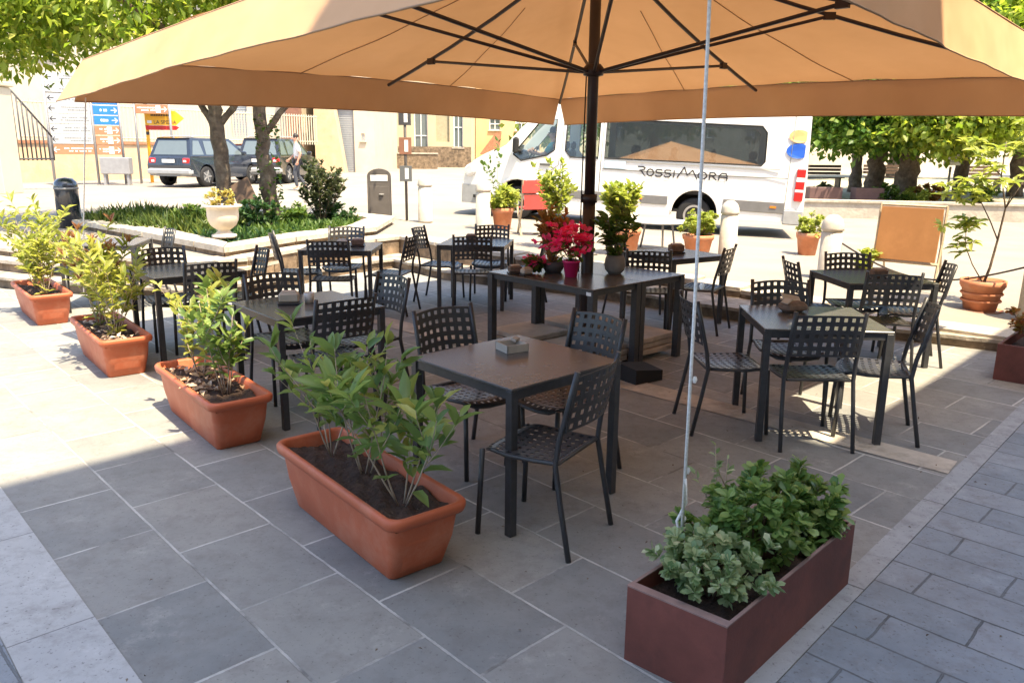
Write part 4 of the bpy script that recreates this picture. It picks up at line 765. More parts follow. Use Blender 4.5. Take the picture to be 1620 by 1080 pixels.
tree('left tree of the raised bed, forked dark trunk behind the urn', (-5.20, 14.4, .45), [(0, 0, 0), (.02, 0, .9), (-.03, 0, 1.7), (-.08, 0, 2.3)], [[(-.03, 0, 1.6), (-.35, .1, 2.1), (-1.3, 0, 2.9), (-2.6, -.2, 3.6)], [(0, 0, 1.7), (.3, .1, 2.1), (.7, .3, 3), (1.0, .5, 4)], [(-.05, 0, 2.2), (-.5, -.6, 3.2), (-1.6, -1.6, 4)]],
     [((-1.4, -.2, 4.1), (3.3, 2.6, 1.35), 1.0), ((-3.4, -.4, 3.35), (1.7, 1.6, .65), .35), ((-.6, 0, 5.4), (2.6, 2.2, 1.3), .4)], 11000, .17, .085, 'treel', 5, group=TL, r0=.14, spread=.55)
tree('right tree of the raised bed, ivy clad trunk', (-4.42, 14.6, .45), [(0, 0, 0), (-.05, 0, .9), (-.10, 0, 1.6), (-.12, 0, 2.4)], [[(-.08, 0, 1.5), (.25, 0, 1.95), (.8, .1, 2.5), (1.6, .2, 3.3)], [(-.12, 0, 2.3), (-.5, 0, 3.2), (-.6, .3, 4.4)]],
     [((.2, .4, 4.9), (2.4, 2.2, 1.3), 1.0)], 6000, .17, .085, 'treel', 6, group=TL, r0=.13, ivy='green', spread=.5)
TP = 'leafy trees in the park behind the low wall'
for i, (px, py, y, lab, rr, cr, nl) in enumerate((
    (1376, 300, 25.5, 'thick trunked park tree just right of the van, dense low crown', .26, [((.2, 0, 3.6), (2.9, 2.6, 2.0), 1), ((-.9, -1.2, 2.35), (2.0, 1.4, .85), .5), ((.6, -.5, 5.5), (2.6, 2.4, 1.6), .4)], 15000),
    (1425, 300, 24.5, 'park tree with a thick light trunk, second from the van', .28, [((.8, -.3, 3.5), (2.6, 2.4, 1.9), 1), ((.4, -1.3, 2.35), (1.8, 1.2, .8), .5), ((1.0, -.3, 5.8), (2.6, 2.4, 1.8), .4)], 13000),
    (1345, 290, 29.0, 'slimmer dark trunk of the park tree directly beside the van rear', .18, [((-.2, 0, 3.8), (2.6, 2.4, 1.7), 1)], 6000),
    (1512, 286, 28.0, 'park tree behind the little potted tree at the right', .22, [((.2, -.5, 3.9), (3.4, 2.6, 2.1), 1), ((-1.4, -2.2, 3.5), (1.9, 1.4, 1.0), .3), ((.5, 0, 6.6), (3.0, 2.6, 2.0), .5)], 15000),
    (1600, 286, 27.0, 'rightmost park tree, dark crown cut by the photo edge', .22, [((.8, 0, 3.9), (3.4, 2.6, 2.1), 1), ((.6, 0, 6.8), (3.4, 2.6, 2.4), .6)], 15000))):
    p = G(px, py, .43); x = p.x*y/p.y
    tree(lab, (x, y, .43), [(0, 0, 0), (.03, 0, .9), (-.05, 0, 1.8), (.05, 0, 3.2)], [[(0, 0, 1.7), (-.5, -.3, 2.4), (-1.2, -.5, 3.2)], [(0, 0, 2.1), (.6, .2, 2.9), (1.3, .3, 3.7)]], cr, int(nl*1.5), .20, .15, 'tree' if i not in (1,) else 'treel', 20+i, 'park_tree', TP, rr, spread=.55)
bh = 0
for i, (px, y, s, m_, lb) in enumerate(((1300, 25.0, .45, 'olive', 'low olive bush behind the park wall beside the van rear'), (1395, 23.3, .5, 'green', 'low bush at the foot of the thick park trunks'), (1440, 23.2, .45, 'lime', 'yellowish low bush right of the thick park trunks'), (1465, 23.6, .55, 'orange', 'reddish low bush under the small white notice'), (1550, 23.6, .5, 'green', 'low bush behind the little potted tree'))):
    p = G(px, 300, .43); mound('park_bush', lb, 'bush', (p.x*y/p.y, y, .43), (s, .5, s*.55), 700, .13, .08, m_, seed=100+i, tpl=T_FAR)
for i, (px, y, w, lb) in enumerate(((1297, 23.4, .95, 'plum coloured box planter behind the park wall, left one'), (1366, 23.2, .8, 'plum coloured box planter behind the park wall, right one'))):
    p = G(px, 305, .43); bx_ = thing('box_planter', lb, 'planter', (p.x*y/p.y, y, .43)); MB().box((0, 0, .2), (w, .4, .40), bev=.01).build('body', M['plum'], bx_); MB().box((0, 0, .401), (w*.9, .3, .012)).build('soil', M['soil'], bx_)
nb = thing('notice_board', 'small white notice on a post among the park plants', 'sign', (13.05, 24.2, .43)); MB().tube([(0, 0, 0), (0, 0, 1.0)], .035, 8).build('post', M['signmetal'], nb); MB().box((0, -.05, 1.22), (.50, .03, .36), bev=.004).build('panel', M['signwhite'], nb)
lp = MB(); 
for z in range(4): lp.box((0, -.067, 1.33-.06*z), (.34-.05*(z % 2), .002, .014))
lp.build('text_line', M['ghost'], nb)
for i, (px, y) in enumerate(((1292, 31), (1395, 33), (1545, 32))):
    p = G(px, 290, .43); bt = thing('park_bench', ('dark park bench beside the van rear', 'dark park bench seen between the trunks', 'dark park bench behind the little potted tree')[i], 'bench', (p.x*y/p.y, y, .43), 0, 'park benches')
    for k in range(3): MB().box((0, -.1+.14*k, .44), (1.7, .11, .035)).build('seat_slat', M['boardbrown'], bt); MB().box((0, .3, .60+.13*k), (1.7, .03, .10)).build('back_slat', M['boardbrown'], bt)
    for s in (-1, 1): MB().box((s*.7, .1, .22), (.06, .45, .43)).build('leg', M['darkiron'], bt)

# ------------------------------------------------------------ people
def skin(name, pts, edges, rad, m, parent, root=0, lv=2):
    me = bpy.data.meshes.new(name); me.from_pydata([tuple(p) for p in pts], edges, []); me.materials.append(m); o = link(bpy.data.objects.new(name, me), parent)
    md = o.modifiers.new('skin', 'SKIN'); md.use_smooth_shade = True
    for i, v in enumerate(me.skin_vertices[0].data): v.radius = (rad[i] if isinstance(rad[i], tuple) else (rad[i], rad[i])); v.use_root = (i == root)
    s_ = o.modifiers.new('sub', 'SUBSURF'); s_.levels = lv; s_.render_levels = lv; return o
def person(label, loc, rz, J, shirt, trous, hair='hair', scale=1.):
    """J: joint positions for a pose; x forward, z up"""
    t = thing('person', label, 'person', loc, rz); t.scale = (scale,)*3
    k = ['pelvis', 'waist', 'chest', 'neck', 'head0', 'head', 'shL', 'elL', 'wrL', 'haL', 'shR', 'elR', 'wrR', 'haR', 'hiL', 'knL', 'anL', 'toL', 'hiR', 'knR', 'anR', 'toR']
    rd = dict(pelvis=(.15, .11), waist=(.13, .10), chest=(.15, .11), neck=.055, head0=.078, head=.088, shL=.06, elL=.042, wrL=.028, haL=.03, shR=.06, elR=.042, wrR=.028, haR=.03, hiL=.085, knL=.055, anL=.04, toL=.035, hiR=.085, knR=.055, anR=.04, toR=.035)
    ix = {n: i for i, n in enumerate(k)}; ed = [('pelvis', 'waist'), ('waist', 'chest'), ('chest', 'neck'), ('neck', 'head0'), ('head0', 'head')]
    for s in 'LR': ed += [('chest', 'sh'+s), ('sh'+s, 'el'+s), ('el'+s, 'wr'+s), ('wr'+s, 'ha'+s), ('pelvis', 'hi'+s), ('hi'+s, 'kn'+s), ('kn'+s, 'an'+s), ('an'+s, 'to'+s)]
    pts = [Vector(J[n]) for n in k]; rr = [rd[n] for n in k]; E_ = [(ix[a], ix[b]) for a, b in ed]
    for s in 'LR':
        h = Vector(J['ha'+s]); d = (h-Vector(J['wr'+s])).normalized(); sd_ = d.cross(Vector((0, 1, 0))); sd_ = sd_.normalized() if sd_.length > .1 else Vector((1, 0, 0))
        for q in range(5):
            o = (q-1.5)*.02 if q < 4 else -.045; ln = (.07, .08, .075, .06, .045)[q]; pts.append(h+sd_*o+d*(ln*.5 if q < 4 else .0)); rr.append(.010); E_.append((ix['ha'+s], len(pts)-1)); pts.append(h+sd_*o*1.15+d*(ln if q < 4 else .04)+Vector((.012, 0, 0))); rr.append(.008); E_.append((len(pts)-2, len(pts)-1))
    skin('body', pts, E_, rr, M['skin'], t)
    c = ['pelvis', 'waist', 'chest', 'shL', 'shR', 'eL', 'eR', 'nk']; Jt = dict(J); Jt['eL'] = Vector(J['shL']).lerp(Vector(J['elL']), .8); Jt['eR'] = Vector(J['shR']).lerp(Vector(J['elR']), .8); Jt['nk'] = Vector(J['chest']).lerp(Vector(J['neck']), .6)
    skin('shirt', [Jt[n] for n in c], [(0, 1), (1, 2), (2, 3), (2, 4), (3, 5), (4, 6), (2, 7)], [(.165, .125), (.15, .12), (.17, .13), .078, .078, .062, .062, .07], M[shirt], t)
    c = ['pelvis', 'hiL', 'knL', 'anL', 'hiR', 'knR', 'anR']; skin('trousers', [J[n] for n in c], [(0, 1), (1, 2), (2, 3), (0, 4), (4, 5), (5, 6)], [(.16, .125), .10, .07, .055, .10, .07, .055], M[trous], t)
    h = Vector(J['head']); q = MB(); q.grid(lambda u, v: h+Vector((-.015-.10*math.sin(v*1.9)*math.cos(u*6.283)*(1 if math.cos(u*6.283) > 0 else .72), .095*math.sin(v*1.9)*math.sin(u*6.283), .03+.10*math.cos(v*1.9))), 20, 10); q.build('hair', M[hair], t)
    fc = MB(); f0 = Vector(J['head0']).lerp(h, .55); fc.tube([f0+Vector((.075, 0, .02)), f0+Vector((.108, 0, -.02)), f0+Vector((.085, 0, -.032))], [.010, .017, .012], 8)
    for s in (-1, 1): fc.lathe([(0, -.028), (.012, -.01), (.012, .02), (0, .03)], (f0.x-.005, f0.y+s*.086, f0.z), 8)
    fc.build('face', M['skin'], t)
    ey = MB()
    for s in (-1, 1): ey.lathe([(0, -.008), (.010, 0), (0, .008)], (f0.x+.080, f0.y+s*.03, f0.z+.03), 8)
    ey.lathe([(0, -.006), (.022, 0), (0, .006)], (f0.x+.075, f0.y, f0.z-.06), 8); ey.build('eye', M['darkiron'], t); return t
WALK = dict(pelvis=(0, 0, .93), waist=(.01, 0, 1.1), chest=(.02, 0, 1.33), neck=(.03, 0, 1.47), head0=(.045, 0, 1.56), head=(.05, 0, 1.64), shL=(.02, .18, 1.38), elL=(-.08, .24, 1.12), wrL=(.02, .24, .90), haL=(.04, .24, .84), shR=(.02, -.18, 1.38), elR=(.06, -.24, 1.11), wrR=(.22, -.22, .96), haR=(.27, -.22, .92), hiL=(0, .09, .88), knL=(.12, .10, .50), anL=(.06, .10, .09), toL=(.2, .10, .035), hiR=(0, -.09, .88), knR=(.02, -.10, .48), anR=(-.22, -.10, .12), toR=(-.10, -.10, .035))
person('person in a white shirt and dark trousers walking by the far dark car', (-7.1, 26.6, .45), R(200), WALK, 'whitesh', 'trousers', scale=1.02)
# ------------------------------------------------------------ van
van = thing('minibus', 'long white minibus parked along the street with dark lettering and round emblems', 'minibus', (-1.02, 17.60, .39), 0); van.rotation_euler = (0, R(2.58), math.atan2(-1.55, 6.70))
VW = 1.98
def vy(s, z, side):       # half width shaping: nose tapers, sides lean in above the belt
    ins = .0
    if s < 1.2: ins += .17*((1.2-s)/1.3)**1.8
    if z > 1.25: ins += .075*(z-1.25)
    if s > 6.7: ins += .05*(s-6.7)/.3
    return ins if side == 0 else VW-ins
def arc(cx, cz, r, a0, a1, n=12): return [(cx+r*math.cos(R(a0+(a1-a0)*k/n)), cz+r*math.sin(R(a0+(a1-a0)*k/n))) for k in range(n+1)]
WX = (1.10, 4.86)
OUT = [(-.17, .50), (-.19, .62), (-.15, .85), (-.06, 1.02), (.05, 1.13), (.28, 1.27), (.52, 1.385), (.80, 1.55), (1.12, 1.92), (1.50, 2.28), (1.80, 2.48), (2.2, 2.60), (3.2, 2.66), (5.5, 2.66), (6.6, 2.64), (6.86, 2.58), (6.93, 2.40), (6.98, 1.3), (7.0, .55), (6.98, .38)]+[(6.5, .34), (5.40, .33)]+arc(WX[1], .40, .47, -8, 188)+[(4.32, .31), (1.64, .29)]+arc(WX[0], .38, .46, -8, 188)+[(.55, .28), (-.05, .26)]
H1 = [(.97, 1.36), (1.15, 1.24), (1.70, 1.38), (1.86, 1.50), (1.87, 2.12), (1.56, 2.12)]; H2 = [(2.10, 2.16), (2.09, 1.50), (2.2, 1.37), (2.79, 1.37), (2.79, 2.16)]; H3 = [(2.93, 2.18), (2.93, 1.39), (6.08, 1.42), (6.14, 1.50), (6.12, 2.06), (6.02, 2.18)]
def panelholes(name, outer, holes, side, m, parent):
    bm = bmesh.new()
    for lp_ in [outer]+holes:
        dense = []
        for i in range(len(lp_)):
            a, b = lp_[i], lp_[(i+1) % len(lp_)]; n = max(1, int(math.hypot(a[0]-b[0], a[1]-b[1])/.25)); dense += [(a[0]+(b[0]-a[0])*k/n, a[1]+(b[1]-a[1])*k/n) for k in range(n)]
        vs = [bm.verts.new((x, 0, z)) for x, z in dense]
        for i in range(len(vs)): bm.edges.new((vs[i], vs[(i+1) % len(vs)]))
    bmesh.ops.triangle_fill(bm, edges=bm.edges[:], use_beauty=True, normal=(0, 1 if side else -1, 0))
    for v in bm.verts: v.co.y = vy(v.co.x, v.co.z, side)
    bmesh.ops.recalc_face_normals(bm, faces=bm.faces[:]); me = bpy.data.meshes.new(name); bm.to_mesh(me); bm.free(); me.materials.append(m); o = link(bpy.data.objects.new(name, me), parent)
    so_ = o.modifiers.new('thick', 'SOLIDIFY'); so_.thickness = .03; so_.offset = -1; return o
for side in (0, 1):
    bp = panelholes('side_panel', OUT, [H1, H2, H3], side, M['white'], van)
    for nm, h in (('window', H1), ('window', H2), ('window', H3)):
        mb = MB(); e = .012 if side == 0 else -.012; mb.add([(x, vy(x, z, side)+e, z) for x, z in h], [tuple(range(len(h)))]); mb.build(nm, M['tglass'] if h is H3 else M['pglass'], van)
        g = MB(); q = [(x, vy(x, z, side)+(-.004 if side == 0 else .004), z) for x, z in h]; g.tube(q+[q[0]], .014, 5); g.build('window_seal', M['black'], van)
sk = MB(); top = OUT[:20]
for a, b in zip(top[:-1], top[1:]):
    glass = .8 <= a[0] < 1.75 and a[1] >= 1.5
    if glass or (6.9 <= a[0] and 1.3 <= b[1] < 2.5 and a[1] < 2.5): continue
    n = 10; vs = [(p[0], vy(p[0], p[1], 0)+(vy(p[0], p[1], 1)-vy(p[0], p[1], 0))*k/n, p[1]+.06*(math.sin(math.pi*k/n) if p[1] > 1 else 0)-(0 if p[1] > 1 else 0)) for p in (a, b) for k in range(n+1)]
    if a[0] < .3: vs = [(x-.14*math.sin(math.pi*(i % (n+1))/n), y, z) for i, (x, y, z) in enumerate(vs)]
    sk.add(vs, [(k, k+1, n+2+k, n+1+k) for k in range(n)], True)
sk.build('roof_skin', M['white'], van)
ws = MB(); 
for a, b in ((OUT[7], OUT[8]), (OUT[8], OUT[9]), (OUT[9], OUT[10])):
    n = 10; ws.add([(p[0], vy(p[0], p[1], 0)+.05+(vy(p[0], p[1], 1)-vy(p[0], p[1], 0)-.1)*k/n, p[1]+.06*math.sin(math.pi*k/n)) for p in (a, b) for k in range(n+1)], [(k, k+1, n+2+k, n+1+k) for k in range(n)], True)
ws.build('windscreen', M['pglass'], van)
rw = MB(); rw.add([(6.99, .1, 1.3), (6.99, VW-.1, 1.3), (6.95, VW-.16, 2.38), (6.95, .16, 2.38)], [(0, 1, 2, 3)]); rw.build('rear_window', M['tglass'], van)
MB().box((6.975, VW/2, 1.0), (.03, VW-.15, .62), bev=.01).build('rear_door', M['white'], van)
fl = MB(); fl.box((3.5, VW/2, .42), (6.8, VW-.12, .06)); fl.build('floor', M['black'], van)
for side in (0, 1):
    y = -.006 if side == 0 else VW+.006
    for seg, z0, z1 in (((1.62, 4.30), .52, .70), ((5.42, 6.62), .50, .72)): MB().box(((seg[0]+seg[1])/2, y, (z0+z1)/2), (seg[1]-seg[0], .03, z1-z0), bev=.008).build('rub_strip', M['bandage'], van)
    MB().tube([(2.9, y+.004, 1.175), (4.7, y+.004, 1.17), (6.62, y+.004, 1.20)], .009, 4, sm=False).build('groove', M['grey'], van)
    for cx in WX:
        w = MB(); yy = .16 if side == 0 else VW-.16; t_ = [(0, -.11), (.20, -.11), (.33, -.115), (.355, -.09), (.355, .09), (.33, .115), (.20, .11), (0, .11)]
        vs = []; n = 32
        for r_, d in t_:
            for k in range(n): a = 2*math.pi*k/n; vs.append((cx+r_*math.cos(a), yy+d, .34+r_*math.sin(a)))
        ty = MB().add(vs, [(i*n+k, i*n+(k+1) % n, (i+1)*n+(k+1) % n, (i+1)*n+k) for i in range(len(t_)-1) for k in range(n)], True).build('wheel', M['black'], van)
        rm_ = MB(); e = -1 if side == 0 else 1
        for r0_, r1_, d in ((.0, .06, .135), (.06, .17, .105), (.17, .215, .125)):
            vs = [(cx+r_*math.cos(2*math.pi*k/n), yy+e*d, .34+r_*math.sin(2*math.pi*k/n)) for r_ in (r0_+.001, r1_) for k in range(n)]; rm_.add(vs, [(k, (k+1) % n, n+(k+1) % n, n+k) for k in range(n)])
        rm_.build('rim', M['rim'], ty)
        lin = MB(); ar = arc(cx, .39, .455, 0, 180, 16); y0 = .02 if side == 0 else VW-.02; y1 = .45 if side == 0 else VW-.45
        lin.add([(x, y0, z) for x, z in ar]+[(x, y1, z) for x, z in ar], [(k, k+1, 18+k, 17+k) for k in range(16)]); lin.add([(x, y1, z) for x, z in ar], [tuple(range(17))]); lin.build('wheel_arch', M['black'], van)
        fw = MB(); fa = arc(cx, .39, .475, -4, 184, 20); fw.tube([(x, -.004 if side == 0 else VW+.004, z) for x, z in fa], .022, 6); fw.build('arch_trim', M['white'], van)
    yt = .03 if side == 0 else VW-.03; tl = MB().box((6.86, yt, 1.08), (.17, .09, .64), bev=.02).build('tail_light', M['red'], van)
    for z in (1.19, .97): MB().box((6.86, yt-(.003 if side == 0 else -.003), z), (.16, .09, .085 if z > 1 else .05)).build('lens', M['clear'], tl)
    MB().box((6.80, y, .44), (.38, .05, .30), bev=.03).build('rear_bumper', M['bumper'], van)
    MB().box((-.02+.02, vy(0, .95, side)+(.03 if side == 0 else -.03), .97), (.26, .16, .26), ry=R(-25), rz=R(-24 if side == 0 else 24), bev=.05).build('headlight', M['clear'], van)
    mr_ = MB().box((1.05, vy(1, 1.5, side)+(-.17 if side == 0 else .17), 1.55), (.10, .22, .34), bev=.04); mr_.tube([(1.12, vy(1, 1.5, side), 1.42), (1.08, vy(1, 1.5, side)+(-.12 if side == 0 else .12), 1.45)], .03, 6); mr_.build('mirror', M['black'], van)
    MB().box((1.68, y-.012 if side == 0 else y+.012, 1.19), (.24, .03, .05), bev=.012).build('door_handle', M['grey'], van)
    for xs_ in ((2.02, .45), (2.86, .50), (6.62, .40)): MB().tube([(xs_[0], y+.004, xs_[1]), (xs_[0], y+.004, 1.25), (xs_[0]+.01, vy(xs_[0], 2.45, side)-.004*(1-2*side), 2.45)], .006, 4).build('panel_gap', M['grey'], van)
    MB().box((4.7, y+.004 if side == 0 else y-.004, 1.36), (3.5, .02, .018)).build('door_track', M['bumper'], van)
    MB().tube([(.96, y+.003, .45), (1.97, y+.003, 1.2), (1.96, vy(2, 2.2, side)-.003*(1-2*side), 2.2)], .006, 4).build('door_gap', M['grey'], van)
fb = MB(); n = 14
fb.add([(-.185-.10*math.sin(math.pi*k/n)+( .0), .17+(VW-.34)*k/n, z) for z in (.26, .40, .58, .66) for k in range(n+1)], [(r_*(n+1)+k, r_*(n+1)+k+1, (r_+1)*(n+1)+k+1, (r_+1)*(n+1)+k) for r_ in range(3) for k in range(n)], True)
fb.add([(-.19+s_*.62, vy(-.19+s_*.62, .5, 0)-.012, z) for z in (.26, .66) for s_ in [k/8 for k in range(9)]], [(k, k+1, 10+k, 9+k) for k in range(8)], True); fb.build('front_bumper', M['bumper'], van)
gr = MB(); 
for k in range(3): gr.box((-.20+.045*k, VW/2, .78+.09*k), (.03, .9, .03))
gr.build('grille', M['grey'], van)
MB().box((1.0, VW/2, 1.30), (.5, VW-.3, .22), ry=R(-20), bev=.05).build('dashboard', M['interior'], van)
for x, y in [(1.75, .52), (1.75, 1.42)]+[(3.2+.82*k, yy) for k in range(4) for yy in (.40, 1.0, 1.58)]: sq = MB().box((x, y, .82), (.46, .46, .14), bev=.04); sq.box((x+.24, y, 1.18), (.13, .44, .68), ry=R(8), bev=.05).box((x+.29, y, 1.60), (.09, .26, .18), ry=R(8), bev=.04); sq.build('seat', M['seatcloth'], van)
SIT = dict(pelvis=(0, 0, .0), waist=(-.03, 0, .2), chest=(-.06, 0, .43), neck=(-.05, 0, .57), head0=(-.02, 0, .66), head=(-.01, 0, .735), shL=(-.05, .18, .47), elL=(.13, .24, .26), wrL=(.36, .18, .30), haL=(.42, .17, .33), shR=(-.05, -.18, .47), elR=(.14, -.24, .26), wrR=(.36, -.18, .32), haR=(.42, -.17, .36), hiL=(.02, .09, -.02), knL=(.46, .12, .05), anL=(.50, .12, -.36), toL=(.64, .12, -.42), hiR=(.02, -.09, -.02), knR=(.46, -.12, .05), anR=(.50, -.12, -.36), toR=(.64, -.12, -.42))
vm = Matrix.Translation(van.location) @ van.rotation_euler.to_matrix().to_4x4()
dr = person('person with dark hair in a teal shirt sitting at the wheel of the minibus', vm @ Vector((1.72, .50, 1.12)), math.atan2(-1.55, 6.70)+math.pi, SIT, 'teal', 'trousers')
st = MB(); c = Vector((1.30, .52, 1.38)); rg6 = [c+Vector((.19*math.sin(a)*.45, .19*math.cos(a), .19*math.sin(a)*.85)) for a in [k*math.pi/10 for k in range(21)]]; st.tube(rg6, .014, 6); st.tube([c, c+Vector((-.2, 0, -.12))], .02, 6); st.build('steering_wheel', M['black'], van)
# lettering drawn with strokes
def strokes(name, lines, w, m, parent, y=-.012, label=None):
    mb = MB()
    for ln in lines:
        for a, b in zip(ln[:-1], ln[1:]):
            d = Vector((b[0]-a[0], 0, b[1]-a[1])); n = Vector((-d.z, 0, d.x)).normalized()*w/2; e = d.normalized()*w*.3; p, q = Vector((a[0], y, a[1]))-e, Vector((b[0], y, b[1]))+e; mb.add([p-n, q-n, q+n, p+n], [(0, 1, 2, 3)])
    return mb.build(name, m, parent, label)
def ell(cx, cz, a, b, a0=0, a1=360, n=16): return [(cx+a*math.cos(R(a0+(a1-a0)*k/n)), cz+b*math.sin(R(a0+(a1-a0)*k/n))) for k in range(n+1)]
lw_ = .17
def Rr(x): return [[(x-.03, 1), (x+.13, 1)]+ell(x+.13, .80, .07, .20, 90, -90, 8)[0:]+[(x+.02, .6)], [(x+.06, .6), (x+.22, 0)]]
def Ss(x): return [[(x+.19, .72), (x+.16, .8), (x+.04, .8), (x, .68), (x+.03, .45), (x+.16, .38), (x+.20, .22), (x+.15, .02), (x+.04, .0), (x, .1)]]
L1 = []
L1 += [[(0-.06, 1.02), (.10, 1.02), (.16, .92), (.14, .74), (.05, .62), (-.0, .60)], [(.04, .60), (.16, .0)]]
L1 += [ell(.33, .40, .10, .40)]+Ss(.50)+Ss(.77)+[[(1.06, .8), (1.06, 0)]]
L1 += [[(1.16, 0), (1.36, 1.25), (1.46, .35), (1.62, .95), (1.76, 0)]]
L1 += [ell(1.92, .40, .13, .40)]+[[(2.14, 0), (2.14, .8), (2.27, .8), (2.32, .62), (2.26, .42), (2.16, .40)], [(2.22, .40), (2.34, .0)]]+[[(2.42, 0), (2.42, .5), (2.50, .8), (2.62, .8), (2.66, .5), (2.66, 0)], [(2.42, .35), (2.66, .35)]]
sx_, sz_ = 1.80/2.72, .17
strokes('lettering', [[(3.68+x*sx_, 1.085+z*sz_+.0) for x, z in l] for l in L1], .026, M['ink'], van, -.016)
def disc(name, cx, cz, a, b, m, cut=None):
    p = ell(cx, cz, a, b, 0, 360, 28); p = [(min(x, cut) if cut else x, z) for x, z in p]; mb = MB(); mb.add([(x, vy(x, z, 0)-.006, z) for x, z in p], [tuple(range(len(p)))]); mb.build(name, M[m], van)
disc('emblem', 6.74, 2.02, .20, .125, 'peach', 6.88); disc('emblem', 6.75, 1.74, .23, .145, 'blue', 6.88)
MB().box((3.16, -.008, 1.27), (.44, .006, .16)).build('sticker', M['paleblue'], van)
for x in (3.72, 6.4): MB().box((x, -.026, .62), (.12, .01, .04)).build('marker_lamp', M['amber'], van)

